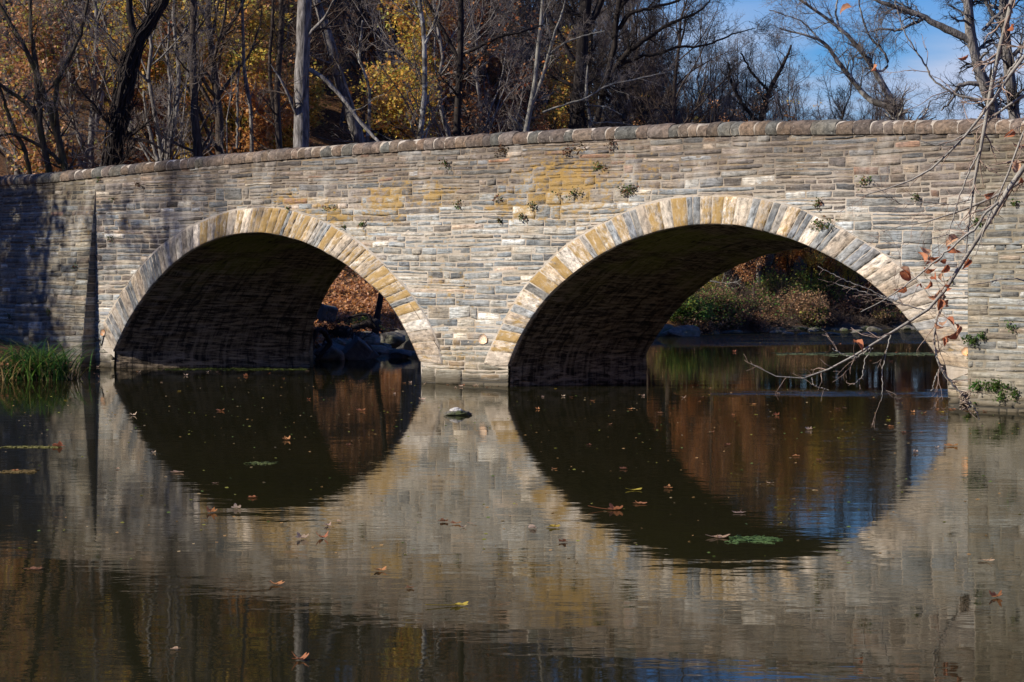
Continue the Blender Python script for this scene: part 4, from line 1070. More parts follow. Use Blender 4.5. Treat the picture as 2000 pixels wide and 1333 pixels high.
bush(1560, 640, 126, 3.2, 2.4, BR + TAN[:1], 'dry brown bush above the pale stones on the far bank', 6, 2600, stems=60)
bush(1618, 638, 126.5, 1.8, 1.5, [GRN[1], GRN[2], GRN[4]], 'small bright green bush at the water on the far bank', 7, 2600)
bush(1600, 600, 131, 3.6, 3.6, GRN[:3] + YEL[3:4], 'green bush behind the dry one on the far bank', 8, 3000)
bush(1690, 630, 129, 3.4, 2.2, BR, 'low brown thicket at the right of the far bank', 9, 2400, stems=60)
bush(1745, 622, 131, 3.4, 2.8, BR + GRN[3:4], 'dull brown green bush farthest right on the far bank', 10, 2600)
bush(1300, 630, 125, 2.6, 2.8, GRN[3:] + BR, 'shaded bush leftmost on the far bank', 11, 2600)
for k in range(9):
    bush(1350 + k * 52 + (k * 37 % 23), 638, 125, 2.2, .9 + .3 * (k % 3), [BR, BR + GRN[3:], BR + TAN[:1]][k % 3], ['short dry brown brush low on the far shore', 'short brown and green brush low on the far shore', 'short tan brush low on the far shore'][k % 3] + ', one of a row', 60 + k, 1200, stems=60, name='low_brush')['group'] = 'low brush along the far shore ' + 'abc'[k % 3]
bush(715, 600, 99, 1.6, 1.0, GRN, 'small green shrub on the leafy slope through the left arch', 12, 900, size=(.05, .1))
bush(662, 640, 91.5, 1.6, 1.6, BR, 'bare tangled shrub by the slabs through the left arch', 13, 120, twig='twig_dark', stems=50)

# fallen leaves on the bank beyond the left arch
rg = np.random.default_rng(17); n = 26000; Yv = 88 + 50 * rg.uniform(0, 1, n) ** 1.6; Xv = (rg.uniform(560, 860, n) - 1000) / FPX * Yv; keep = pdist(Xv, Yv, SHORE) > .6; Xv, Yv = Xv[keep], Yv[keep]
pp = np.stack([Xv, Yv, height(Xv, Yv) + .05], -1); b = Buf(); leaves(b, rg, np.stack([pp, pp + .03], 1), len(pp) * 2, (.10, .19), ORG + TAN + TAN, .03, fold=.5)
tag(b.build('fallen_leaves', M['leaf']), kind='stuff', label='orange fallen leaves covering the bank seen through the left arch', cat='leaves')

# ---------------------------------------------------------------- rocks
def ico(sub=3):
    import bmesh
    bm = bmesh.new(); bmesh.ops.create_icosphere(bm, subdivisions=sub, radius=1); v = np.array([q.co[:] for q in bm.verts]); f = np.array([[w.index for w in q.verts] for q in bm.faces]); bm.free(); return v, f
IV, IF = ico(4)
def rock(x, y, Z, sx, sy, sz, mat, label, seed, rot=0, name='rock', group=None, ang=.5, sink=.3, tilt=(0, 0)):
    rg = np.random.default_rng(seed); v = IV.copy()
    for _ in range(9):     # planar facets
        d = rg.normal(size=3); d /= np.linalg.norm(d); k = rg.uniform(.45, .85); s = v @ d; v = v - np.maximum(s - k, 0)[:, None] * d * (ang + .4)
    v *= 1 + (.34 * (fbm(v[:, 0] * 1.7 + seed, v[:, 1] * 1.7, v[:, 2] * 1.7 + 5) - .5) + .1 * (fbm(v[:, 0] * 6 + seed, v[:, 1] * 6, v[:, 2] * 6 + 5) - .5))[:, None]
    v *= [sx, sy, sz]
    b = Buf(); b.add(v, IF)
    c = W(x, y, Z); o = b.build(name, mat, smooth=False); o.location = (c[0], Z, c[2] + sz * (1 - sink) - sz * .55 if Z else 0); o.rotation_euler = (tilt[0], tilt[1], rot)
    return tag(o, label, 'rock', group)
def w_rock(x, y, sx, sy, sz, mat, label, seed, **k):   # sits at the waterline pixel (x, y)
    p = on_water(x, y); return rock(x, y, p[1], sx, sy, sz, mat, label, seed, **k)
def slab(x, y, Z, size, rot, label, seed, mat='slab'):
    import bmesh
    bm = bmesh.new(); bmesh.ops.create_cube(bm, size=1); bmesh.ops.scale(bm, vec=size, verts=bm.verts)
    bmesh.ops.bevel(bm, geom=bm.edges[:], offset=.045, segments=2, profile=.6, affect='EDGES')
    bmesh.ops.triangulate(bm, faces=bm.faces[:]); bmesh.ops.subdivide_edges(bm, edges=bm.edges[:], cuts=3, use_grid_fill=True)
    rg = np.random.default_rng(seed)
    for q in bm.verts: q.co += q.co.normalized() * float((fbm(q.co.x * 2 + seed, q.co.y * 2, q.co.z * 2 + 3) - .5) * .16)
    me = bpy.data.meshes.new('slab'); bm.to_mesh(me); bm.free(); me.materials.append(M[mat])
    o = bpy.data.objects.new('stone_slab', me); COL.objects.link(o); o.location = tuple(W(x, y, Z)); o.rotation_euler = rot
    return tag(o, label, 'slab')
slab(697, 687, 86.2, (.62, .5, .72), (R(20), R(40), R(25)), 'blue grey square slab tipped on its corner, largest through the left arch', 1)
slab(716, 688, 87.4, (.5, .22, .66), (R(10), R(-38), R(10)), 'narrow blue grey slab leaning behind the largest tipped slab', 2)
slab(650, 686, 86.8, (.7, .42, .45), (R(10), R(25), R(-15)), 'blue grey block under the fallen dark limb through the left arch', 3)
slab(640, 612, 92.6, (.55, .4, .5), (R(15), R(12), R(25)), 'small upright grey block high on the bank through the left arch', 6)
w_rock(782, 700, .46, .34, .26, M['slab'], 'low blue pointed rock standing alone in the water through the left arch', 5, ang=.9, sink=.45)
w_rock(640, 704, .5, .4, .4, M['rock'], 'dark rock at the water under the fallen limb', 7)
w_rock(722, 690, .8, .5, .24, M['rock'], 'flat grey rock behind the slabs at the left arch waterline', 8)
rock(708, 668, 93.2, .62, .45, .32, M['rock'], 'rounded grey boulder, left of the pair on the leafy bank', 9)
rock(756, 671, 94.5, .68, .45, .36, M['rock'], 'rounded grey boulder, right of the pair on the leafy bank', 10)
rock(662, 655, 93.0, .5, .4, .32, M['rock'], 'grey boulder half under the tangled shrub through the left arch', 11)
rock(792, 672, 96.5, .7, .5, .42, M['rock'], 'small dark boulder beside the right jamb of the left arch', 12)
w_rock(770, 690, 1.1, .5, .2, M['rock'], 'thin flat ledge at the waterline behind the lone pointed rock', 13)
rock(676, 676, 91, .8, .6, .28, M['rock'], 'low pale stone between the slabs and the bank', 14)
rgk = np.random.default_rng(44)
for k in range(26):
    x = rgk.uniform(612, 822); y = 684 - (x - 612) * .03 + rgk.uniform(-9, 8); q = on_water(x, y)
    if y > 690: continue
    rock(x, y - 2, shore_y(x) + rgk.uniform(-.8, 3.5), rgk.uniform(.12, .34), rgk.uniform(.1, .25), rgk.uniform(.08, .2), M['rock'] if rgk.random() < .7 else M['rock_moss'], 'small grey stone, one of the loose stones between the boulders through the left arch', 200 + k, name='loose_stone', group='loose stones on the bank through the left arch', ang=.9)
# right arch far bank
w_rock(1320, 651, 1.15, .9, .95, M['rock_moss'], 'big rounded mossy boulder at the water through the right arch', 21, ang=.3)
w_rock(1297, 656, .7, .6, .45, M['rock_moss'], 'grey rock left of the big mossy boulder', 22)
w_rock(1335, 657, .9, .6, .38, M['rock'], 'low grey rock in front of the big mossy boulder', 23)
w_rock(1362, 650, .9, .6, .42, M['rock_moss'], 'olive green mossy rock right of the big boulder', 24)
w_rock(1415, 646, 1.3, .6, .36, M['rock_moss'], 'long mossy rock sloping into the riffle', 25, tilt=(0, .15))
w_rock(1392, 653, .45, .3, .17, M['rock'], 'small pale rock at the head of the riffle', 26)
w_rock(1430, 652, .7, .3, .14, M['rock'], 'flat pale rock in the riffle below the curved trunk', 27)
w_rock(1445, 640, .6, .5, .5, M['slab'], 'upright grey rock under the russet bush', 28)
rg = np.random.default_rng(4)
w_rock(1520, 640, 1.5, .6, .42, M['slab'], 'long slanting grey slab on the far shore', 29, tilt=(0, .35))
LBL = 'flat grey stone, one of many scattered along the far shore'
for k in range(60):
    x = 1375 + k * 7.6 + rg.uniform(-8, 8); y = 645.5 - (x - 1375) * .010 + rg.uniform(-5, 4)
    w_rock(x, y, rg.uniform(.2, .6), rg.uniform(.2, .4), rg.uniform(.07, .17), M['rock'] if rg.random() < .5 else M['rock_moss'], LBL, 100 + k, name='shore_stone', group='flat stones along the far shore', rot=rg.uniform(-.4, .4))
for k in range(9):
    w_rock(rg.uniform(1480, 1720), rg.uniform(648, 655), rg.uniform(.2, .45), .2, .09, M['rock'], 'small wet stone breaking the surface of the riffle', 150 + k, name='riffle_stone', group='wet stones in the riffle')
# stone in mid river, with a pale droppings-stained cap
p = on_water(893, 811)
root = thing('river_stone', 'small dark stone with a pale cap, alone in the water before the pier', 'rock', (p[0], p[1], 0))
v = IV * [.26, .2, .07]; v *= (1 + .5 * (fbm(IV[:, 0] * 5 + 3, IV[:, 1] * 5, IV[:, 2] * 5 + 8) - .5))[:, None]; v *= (1 + .6 * (fbm(IV[:, 0] * 2 + 3, IV[:, 1] * 2, IV[:, 2] * 2 + 8) - .4))[:, None]; b = Buf(); b.add(v, IF); o = b.build('base_stone', M['rock_moss']); o.parent = root; o.location = (0, 0, .02)
M['cap'] = mat_rock("pale_cap", (.55, .50, .44), (.70, .67, .62), scale=9)
v = IV * [.11, .10, .06]; v *= (1 + .6 * (fbm(IV[:, 0] * 2 + 13, IV[:, 1] * 2, IV[:, 2] * 2 + 8) - .4))[:, None]; b = Buf(); b.add(v, IF); o = b.build('cap_stone', M['cap']); o.parent = root; o.location = (-.02, 0, .085)

# fallen limbs through the left arch
def limb(name, label, pts, bark, seed, twigs=0, Lr=.5, cat='branch', jit=.02):
    rg = np.random.default_rng(seed); b = Buf(); P = path([W(q[0], q[1], q[3]) for q in pts], 22, rg, jit); r_ = np.interp(np.linspace(0, 1, 22), np.linspace(0, 1, len(pts)), [q[2] / FPX * q[3] / 2 for q in pts])
    r_ = r_ * (1 + rg.uniform(-.12, .12, 22)); tubes(b, P[None], r_[None], 8)
    if twigs:
        A, RA = sprout(rg, P[None], r_[None], twigs, .1, 1, (.4, 1.1), (.4, 1), 7, .4, .3, .2, 0, lenref=Lr); tubes(b, A, RA, 4)
        B2, RB = sprout(rg, A, RA, twigs * 4, .1, 1, (.4, 1.1), (.4, 1), 5, .6, .4, .2, 0, lenref=Lr * .5); tubes(b, B2, RB, 3)
    return tag(b.build(name, M[bark], smooth=True), label, cat)
limb('fallen_limb', 'dark bent fallen limb arching over the blocks through the left arch', [(606, 702, 9, 85.5), (610, 670, 10, 85.5), (618, 645, 10, 85.6), (628, 640, 10, 85.7), (642, 660, 11, 85.8), (648, 672, 10, 85.9), (630, 690, 8, 85.7), (612, 712, 7, 85.5)], 'bark_dark', 51, 8)
limb('root_snag', 'dark root snag lying behind the boulders through the left arch', [(686, 640, 10, 93.5), (700, 638, 12, 93.5), (716, 634, 16, 93.5), (728, 636, 20, 93.6), (738, 632, 12, 94)], 'bark_dark', 52, 8, .5)
limb('drooping_limb', 'thin dark limb curving over the snag through the left arch', [(680, 622, 4, 93), (700, 616, 5, 93), (716, 615, 6, 93), (726, 626, 6, 93), (736, 640, 5, 93), (748, 650, 4, 93)], 'bark_dark', 53, 4)
limb('fallen_pole', 'thin fallen pole lying across the orange leaves through the left arch', [(756, 642, 2, 97), (775, 644, 3, 97.2), (800, 652, 3, 97)], 'bark_brown', 54)
limb('bleached_branch', 'bleached fallen branch hanging above the far bank under the arch', [(1382, 549, 2.5, 124), (1400, 552, 3, 124), (1420, 557, 3, 124), (1438, 552, 2, 124)], 'bark_pale', 55, 14, .9)

# ---------------------------------------------------------------- sedge clump and wall plants
def blades(b, rg, n, cx, cy, sp, L, pal, lean=.5, w=.014, droop=.9, z0=0.0):
    K = 7; x0 = cx + rg.normal(size=n) * sp[0]; y0 = cy + rg.normal(size=n) * sp[1]; a = rg.uniform(0, 6.28, n)
    d = np.stack([np.cos(a), np.sin(a), 0 * a], -1); le = rg.uniform(.1, lean, n)[:, None]; Ln = rg.uniform(*L, n)[:, None]
    cur = np.stack([x0, y0, np.full(n, z0)], -1); dirv = d * le + [0, 0, 1]; V = []
    side = np.cross(d, [0, 0, 1.]) * w
    for k in range(K):
        f = k / (K - 1); V += [cur - side * (1 - f * .9), cur + side * (1 - f * .9)]
        dn = dirv / np.linalg.norm(dirv, axis=1, keepdims=True); cur = cur + dn * Ln / (K - 1); dirv = dirv + d * .3 * droop - np.array([0, 0, 1]) * droop * .32 * f
    V = np.stack(V, 1); f = np.array([[2 * k, 2 * k + 1, 2 * k + 3, 2 * k + 2] for k in range(K - 1)])
    F = (f[None] + (np.arange(n) * 2 * K)[:, None, None]).reshape(-1, 4); c = np.asarray(pal)[rg.integers(0, len(pal), n)] * rg.uniform(.7, 1.3, (n, 1))
    b.add(V.reshape(-1, 3), F, np.repeat(c, 2 * K, 0))
rg = np.random.default_rng(8)
GR = [(.028, .075, .016), (.06, .13, .024), (.025, .06, .014), (.12, .21, .035), (.05, .11, .03), (.20, .19, .06)]
DRY = [(.34, .22, .10), (.26, .15, .07), (.40, .30, .16)]
pc = on_water(62, 741)
root = thing('sedge_clump', 'tall green sedge clump with dry stalks at the foot of the wing wall', 'plant', (pc[0], pc[1], 0))
b = Buf(); blades(b, rg, 380, pc[0] + .15, pc[1] + .2, (.40, .5), (.7, 1.9), GR, .85, .024, 1.35); blades(b, rg, 230, pc[0] - .7, pc[1] + .2, (.4, .5), (.6, 1.6), GR + DRY[:1], .9, .024, 1.35); blades(b, rg, 160, pc[0] + .55, pc[1], (.2, .4), (.4, 1.0), GR, .8)
o = b.build('leaf_blades', M['leaf'], origin=(pc[0], pc[1], 0)); o.location = (0, 0, 0); o.parent = root
b = Buf(); blades(b, rg, 150, pc[0] - .3, pc[1] - .1, (.6, .4), (.3, .9), DRY, 1.0, .01); blades(b, rg, 60, pc[0] + .75, pc[1] - .1, (.35, .3), (.3, .8), DRY, 1.3, .006)
o = b.build('dry_stalks', M['leaf'], origin=(pc[0], pc[1], 0)); o.location = (0, 0, 0); o.parent = root; o['kind'] = 'stuff'
b = Buf(); n_ = 260; pp = np.stack([rg.normal(pc[0] - .4, .7, n_), rg.normal(pc[1] - .2, .3, n_), rg.uniform(.01, .5, n_)], -1)
leaves(b, rg, np.stack([pp, pp + .02], 1), n_, (.05, .10), TAN, .02)
tag(b.build('caught_leaves', M['leaf']), kind='stuff', label='dry brown leaves caught at the base of the sedge', cat='leaves')

VINE = [(.06, .12, .025), (.09, .16, .035), (.14, .17, .04), (.26, .11, .05)]
def wall_plant(x, y, w, h, label, seed, n=60, pal=VINE, o0=.04, group=None, vine=True):
    rg = np.random.default_rng(seed); t0, z0 = tz(x, y); s = 5500 / FP(t0, 0)[1]; wm, hm = w / s / .67, h / s; b = Buf()
    oo = float(wing_o(t0, z0)) + o0; org = FP(t0, z0, oo)
    k = max(3, int(n / 14)); st = []
    for i in range(k):
        a = rg.normal(size=2) * [wm * .22, hm * .12]; e = a + rg.normal(size=2) * [wm * .2, hm * .22] + [0, -hm * .25]
        st.append([FP(t0 + a[0] + (e[0] - a[0]) * f, z0 + a[1] + (e[1] - a[1]) * f, oo + .03 * math.sin(3 * f)) for f in np.linspace(0, 1, 5)])
    st = np.array(st); root = thing('wall_plant', label, 'plant', tuple(org), group)
    tubes(b, st, np.full(st.shape[:2], .006), 3); o = b.build('stem', M['twig_brown'], origin=org); o.location = (0, 0, 0); o.parent = root
    b = Buf(); leaves(b, rg, st, n, (.035, .075), pal, min(.05, wm * .18), tmin=0); o = b.build('foliage', M['leaf'], origin=org); o.location = (0, 0, 0); o.parent = root
WP = [(1228, 368, 36, 20, 'green creeper tuft above the left shoulder of the right arch', 150), (1122, 375, 34, 14, 'low green tuft on the stones right of centre', 90), (1024, 424, 10, 20, 'single upright green tuft between the two arches', 60),
      (980, 430, 8, 14, 'small green tuft left of the upright tuft between the arches', 40), (898, 398, 14, 12, 'green tuft near the middle of the wall', 50), (1040, 398, 14, 22, 'hanging green sprig above the upright tuft', 60), (973, 385, 10, 10, 'tiny green tuft in a joint near the middle', 26),
      (1176, 322, 14, 22, 'dark green sprig below the coping right of centre', 60), (984, 292, 34, 30, 'russet creeper hanging below the coping at the centre', 80), (1128, 290, 36, 30, 'thin russet creeper below the coping', 80), (1196, 278, 24, 20, 'brown creeper tuft right under the coping', 60), (870, 320, 30, 12, 'straggly creeper on the upper wall left of centre', 50),
      (1605, 436, 34, 30, 'dark creeper spilling over the right arch ring', 170), (1602, 396, 12, 22, 'small creeper climbing above the right arch ring', 60), (1795, 384, 14, 16, 'little green tuft below the hanging twigs', 50), (1690, 350, 30, 14, 'scattered green sprigs on the upper right wall', 60),
      (1915, 662, 16, 22, 'bright green creeper beside the abutment corner', 130), (1935, 655, 9, 16, 'small bright creeper right of the abutment corner creeper', 60), (1905, 690, 12, 24, 'bright green creeper just under the abutment corner creeper', 120), (1990, 636, 14, 14, 'green sprig at the right edge of the abutment', 50),
      (1920, 754, 22, 14, 'green creeper low on the abutment by the water', 110), (1965, 750, 46, 22, 'widest green creeper mat low on the abutment', 260), (1975, 775, 16, 20, 'trailing creeper under the creeper mat', 80), (1995, 770, 12, 26, 'creeper at the edge low on the abutment', 60), (1912, 787, 12, 10, 'tiny plant at the waterline of the abutment', 40),
      (273, 358, 12, 10, 'dry reddish tuft in a hole high on the left wall', 40), (222, 386, 8, 9, 'small tuft high beside the wing wall corner', 26), (217, 462, 12, 10, 'dark tuft on the stones right of the wing wall', 40), (195, 350, 8, 6, 'tiny tuft beneath the coping at the wing wall', 20), (566, 404, 8, 14, 'small sprig over the crown of the left arch', 30), (672, 445, 8, 12, 'green tuft above the left arch ring', 36), (712, 436, 10, 14, 'dark tuft right of the left arch ring', 40), (645, 405, 20, 8, 'low tuft over the right shoulder of the left arch', 40),
      (120, 610, 8, 14, 'green sprig on the shaded wing wall', 36), (152, 690, 10, 30, 'hanging green plant low on the wing wall corner', 60), (75, 480, 9, 12, 'small sprig in the middle of the wing wall', 30), (42, 615, 9, 16, 'green sprig in the dark shade of the wing wall', 36), (160, 520, 8, 12, 'tiny sprig near the wing wall corner', 26), (1860, 545, 9, 14, 'tiny sprig on the wall beside the right abutment', 20), (1985, 395, 12, 12, 'green sprig high on the right abutment', 40), (1912, 430, 10, 20, 'green sprig on the wall behind the hanging branch', 50)]
for i, q in enumerate(WP):
    pal = VINE if i not in (8, 9, 10, 25) else [(.20, .08, .035), (.13, .06, .03), (.09, .07, .03)]
    if 16 <= i <= 24: pal = [(.05, .13, .02), (.08, .18, .03), (.11, .17, .03)]
    wall_plant(q[0], q[1], q[2], q[3], q[4], 300 + i, q[5], pal)

# ---------------------------------------------------------------- overhanging beech at the right, close to the camera
ZB = 35.0
rgb = np.random.default_rng(61)
def zpts(pts, dz=0.0): return [(x, y, w, ZB + dz) for x, y, w in pts]
LIMBS = [([(1984, -60, 11), (1979, 0, 11), (1967, 52, 10), (1950, 95, 9.5), (1940, 140, 9), (1932, 196, 8.5), (1926, 238, 8), (1916, 290, 7), (1905, 335, 6), (1898, 385, 5), (1893, 440, 4), (1886, 500, 3)], 0),
         ([(1931, 196, 6), (1900, 194, 5.5), (1877, 189, 5), (1850, 176, 4.5), (1825, 161, 4), (1804, 122, 3.5), (1786, 92, 3), (1769, 70, 2.6), (1755, 28, 2.2), (1745, -10, 1.6)], .3),
         ([(2030, 80, 8), (2000, 105, 7.5), (1975, 145, 7), (1950, 175, 6.5), (1935, 215, 6), (1919, 231, 5.5), (1890, 262, 5), (1860, 290, 4.5), (1818, 332, 4), (1790, 350, 3.4), (1755, 364, 3), (1720, 374, 2.4), (1685, 381, 1.8)], -.4),
         ([(2040, 160, 7), (2000, 190, 6), (1965, 205, 5), (1930, 240, 4.5), (1900, 255, 4), (1870, 275, 3.2), (1830, 290, 2.5), (1790, 275, 1.8)], .5),
         ([(2060, 270, 13), (2020, 305, 12), (1995, 328, 11), (1972, 365, 10), (1948, 400, 9), (1923, 452, 8.5), (1905, 474, 8), (1888, 494, 8), (1872, 525, 7.5), (1858, 552, 7), (1846, 578, 7), (1825, 598, 6.5), (1783, 627, 6), (1755, 642, 5.5), (1730, 655, 5), (1685, 687, 4.5), (1636, 711, 4), (1600, 732, 3.4), (1587, 738, 3.2), (1560, 747, 2.8), (1541, 750, 2.4), (1510, 740, 2), (1485, 724, 1.7), (1466, 710, 1.3)], 0),
         ([(1846, 578, 6), (1836, 610, 5.5), (1826, 638, 5), (1824, 668, 5), (1829, 700, 5), (1840, 722, 5), (1852, 740, 5), (1872, 762, 4.5), (1886, 776, 4.2), (1893, 790, 3.6)], .15),
         ([(1893, 784, 2.5), (1905, 800, 2), (1912, 820, 1.4)], .2),
         ([(2040, 330, 7), (2000, 350, 6.5), (1958, 378, 5.5), (1925, 392, 5), (1895, 402, 4.5), (1850, 425, 3.5), (1807, 434, 3), (1760, 440, 2), (1725, 452, 1.5)], .6),
         ([(1950, 395, 6), (1925, 415, 5), (1912, 440, 5), (1880, 465, 4.5), (1840, 500, 4), (1810, 525, 3.5), (1785, 545, 3), (1755, 568, 2.6), (1720, 590, 2), (1682, 608, 1.4)], -.5),
         ([(1828, 602, 3), (1800, 606, 2.8), (1755, 592, 2.2), (1700, 575, 2), (1665, 564, 1.6), (1629, 554, 1.2)], .2), ([(1770, 596, 2.2), (1730, 582, 2.2), (1690, 562, 2), (1660, 552, 1.8), (1625, 535, 1.5), (1597, 522, 1)], .3),
         ([(1700, 680, 3), (1672, 700, 2.6), (1650, 693, 2.2), (1625, 682, 1.5)], .1), ([(1740, 655, 2.6), (1730, 690, 2.2), (1722, 730, 2), (1724, 755, 1.5), (1722, 782, 1)], .1), ([(1705, 680, 2.2), (1690, 700, 2), (1684, 735, 1.6), (1668, 752, 1)], .1),
         ([(1586, 738, 2), (1588, 750, 1.8), (1600, 758, 1.5), (1620, 762, 1)], 0), ([(1828, 690, 2.5), (1836, 720, 2.2), (1825, 745, 2), (1818, 765, 1.5)], -.1),
         ([(1935, 170, 5), (1965, 150, 5), (1990, 115, 5), (2010, 60, 5)], .4), ([(2030, 560, 3), (1990, 540, 2.5), (1950, 548, 2), (1905, 556, 1.6), (1880, 558, 1)], .2),
         ([(2040, 210, 6), (2005, 235, 5), (1985, 300, 4), (1965, 345, 4), (1950, 385, 3), (1925, 430, 2.5), (1905, 500, 2)], -.3), ([(1916, 290, 4), (1895, 330, 3.5), (1875, 380, 3), (1860, 430, 2.2), (1850, 470, 1.5)], -.2),
         ([(1898, 390, 3), (1860, 400, 2.4), (1810, 395, 2), (1760, 400, 1.6), (1705, 360, 1.2)], .1), ([(1890, 470, 3), (1850, 460, 2.2), (1800, 470, 1.8), (1740, 478, 1.3), (1700, 462, 1)], .3)]
tx, ty = 13.2, 36.0
troot = thing('beech_tree', 'overhanging beech at the right, pale twigs and curled copper leaves before the abutment', 'tree', (tx, ty, float(height(np.array(tx), np.array(ty))) - .2))
org = np.array(troot.location)
b = Buf()
K = 20; zs = np.linspace(0, 14, K); tp = np.stack([tx + .2 * np.sin(zs * .4), ty + .1 * zs * .3, zs + org[2]], -1); tr_ = np.interp(zs, [0, .6, 14], [.42, .30, .08]); tubes(b, tp[None], tr_[None], 12)
for (x_, z_) in ((2060, 4.5), (2040, 6.0), (1984, 7.5)):
    pass
main = []
for pts, dz in LIMBS:
    q = np.array([W(x, y, ZB + dz) for x, y, w in pts]); w = np.array([p[2] for p in pts]) / FPX * ZB / 2
    if pts[0][0] > 2005 or pts[0][1] < -20:     # carry the limb back to the trunk
        s_ = q[0]; zt = min(max(s_[2] - 1.2, org[2] + 1.5), 12)
        mid = (s_ + np.array([tx, ty, zt])) / 2 + np.array([0, 0, .25]); q = np.concatenate([[np.array([tx, ty, zt])], [mid], q]); w = np.concatenate([[w[0] * 2.2, w[0] * 1.5], w])
    d = np.concatenate([[0], np.cumsum(np.linalg.norm(np.diff(q, axis=0), axis=1))]); d /= d[-1]; KK = 34
    P = resample(q, np.linspace(0, 1, KK)); P[1:-1] = P[1:-1] * .6 + (P[:-2] + P[2:]) * .2; P[1:] += rgb.normal(size=(KK - 1, 3)) * .006
    Rr = np.maximum(np.interp(np.linspace(0, 1, KK), d, w), .0035); tubes(b, P[None], Rr[None], 7); main.append((P, Rr))
MP = np.array([m[0] for m in main]); MR = np.array([m[1] for m in main])
o = b.build('trunk', mat_bark("beech_bark", (.20, .18, .15), (.40, .37, .32), vertical=2), smooth=True, origin=org); o.location = (0, 0, 0); o.parent = troot
b = Buf()
A, RA = sprout(rgb, MP, MR, 420, .2, 1, (.4, 1.0), (.25, 1.0), 9, .5, .35, .16, -.01, rmin=.0028, lenref=.72)
B2, RB = sprout(rgb, A, RA, 1300, .15, 1, (.4, 1.0), (.2, .9), 6, .7, .5, .14, 0, rmin=.0024, lenref=.22)
tubes(b, A, RA, 5); tubes(b, B2, RB, 4)
bud = sprout(rgb, MP[:, 12:], MR[:, 12:], 260, .1, 1, (.5, .9), (.5, 1.2), 4, .6, .8, .1, .03, rmin=.003, lenref=.035)
tubes(b, bud[0], bud[1] * 1.3, 4)
o = b.build('crown', mat_bark("beech_twig", (.24, .16, .12), (.42, .32, .25), vertical=2), origin=org); o.location = (0, 0, 0); o.parent = troot

def leaf_mesh(b, pos, ax, up, L, wd, curl, col, rg, serr=.0):
    """curled pointed leaf with a midrib fold"""
    ax = ax / np.linalg.norm(ax); sd = np.cross(ax, up); sd /= np.linalg.norm(sd); nn = np.cross(sd, ax); n = 11
    s = np.linspace(0, 1, n); w = wd * np.sin(np.pi * s ** .8) ** .8; w[0] = w[-1] = .001; bend = curl * s ** 2
    c = pos + ax * (s * L * np.cos(bend * .6))[:, None] - nn * (L * .55 * bend * s)[:, None]
    rows = []
    for k, f in enumerate((-1, -.5, 0, .5, 1)):
        rows.append(c + sd * (w * f)[:, None] + nn * (abs(f) ** 1.5 * w * (.9 + .4 * rg.random()) * (1 if curl > 0 else .3) + .006 * np.sin(s * 18 + k) * abs(f))[:, None])
    sh = np.array([.9, 1.0, .78, 1.05, .9])[:, None, None] * np.ones((5, n, 1))
    b.add(np.stack(rows), grid_faces(5, n), (np.asarray(col) * sh).reshape(-1, 3))
    # leaf stalk
    st = np.stack([pos - ax * L * .2, pos, pos + ax * L * .3])[None]; tubes(b, st, np.full((1, 3), .0016), 3, np.asarray(col) * .6)
BL = [(1590, 200), (1450, 255), (1437, 290), (1480, 300), (1600, 255), (1553, 312), (1685, 328), (1560, 362), (1340, 400), (1315, 470), (1418, 445), (1465, 452), (1502, 405), (1535, 412), (1575, 465), (1505, 515), (1520, 500), (1562, 556), (1530, 560), (1525, 678), (1552, 660), (1590, 648), (1630, 692), (1638, 705), (1598, 730), (1565, 745), (1558, 765), (1080, 775), (1510, 305), (1475, 365), (1345, 375)]
LF = [(1300 + a / 2.857, 400 + c / 2.857) for a, c in BL] + [(1706, 133), (1881, 113), (1973, 262), (1991, 285), (1985, 326), (1993, 355), (1973, 54), (1650, 18), (1888, 512), (1932, 380)]
LC = [(.80, .38, .16), (.70, .29, .11), (.84, .48, .24), (.60, .24, .09), (.86, .54, .30)]
b = Buf()
flat = MP.reshape(-1, 3)
for i, (x, y) in enumerate(LF):
    p = W(x, y, ZB + rgb.uniform(-.3, .3)); dr = rgb.normal(size=3) * [.8, .6, .45] + [0, 0, -.55]; dr /= np.linalg.norm(dr)
    L = rgb.uniform(.12, .20); pos = p - dr * L * .5
    leaf_mesh(b, pos, dr, rgb.normal(size=3) + [0, -1.2, 0], L, L * rgb.uniform(.2, .33), rgb.uniform(.2, 1.3), np.array(LC[rgb.integers(5)]) * rgb.uniform(.8, 1.15), rgb)
    j = int(np.argmin(np.linalg.norm(flat - pos, axis=1))); q = path([flat[j], (flat[j] + pos) / 2 + rgb.normal(size=3) * .015, pos], 6)
    tubes(b, q[None], np.full((1, 6), .0026), 4, (.25, .17, .12))
o = b.build('foliage', M['leaf'], origin=org); o.location = (0, 0, 0); o.parent = troot
# dead root tangle caught on the branch tip
b = Buf(); c = W(1886, 782, ZB + .1)
P = np.stack([np.stack([c + [rgb.uniform(-.07, .05), rgb.uniform(-.05, .05), 0] + np.array([.02 * math.sin(6 * f + i), .02 * math.cos(5 * f + i), .10 - .22 * f]) for f in np.linspace(0, 1, 7)]) for i in range(16)])
tubes(b, P, np.full(P.shape[:2], .008), 5, (.5, .4, .35)); o = b.build('hanging_debris', mat_bark("dry_debris", (.30, .22, .16), (.45, .36, .28)), origin=org); o.location = (0, 0, 0); o.parent = troot

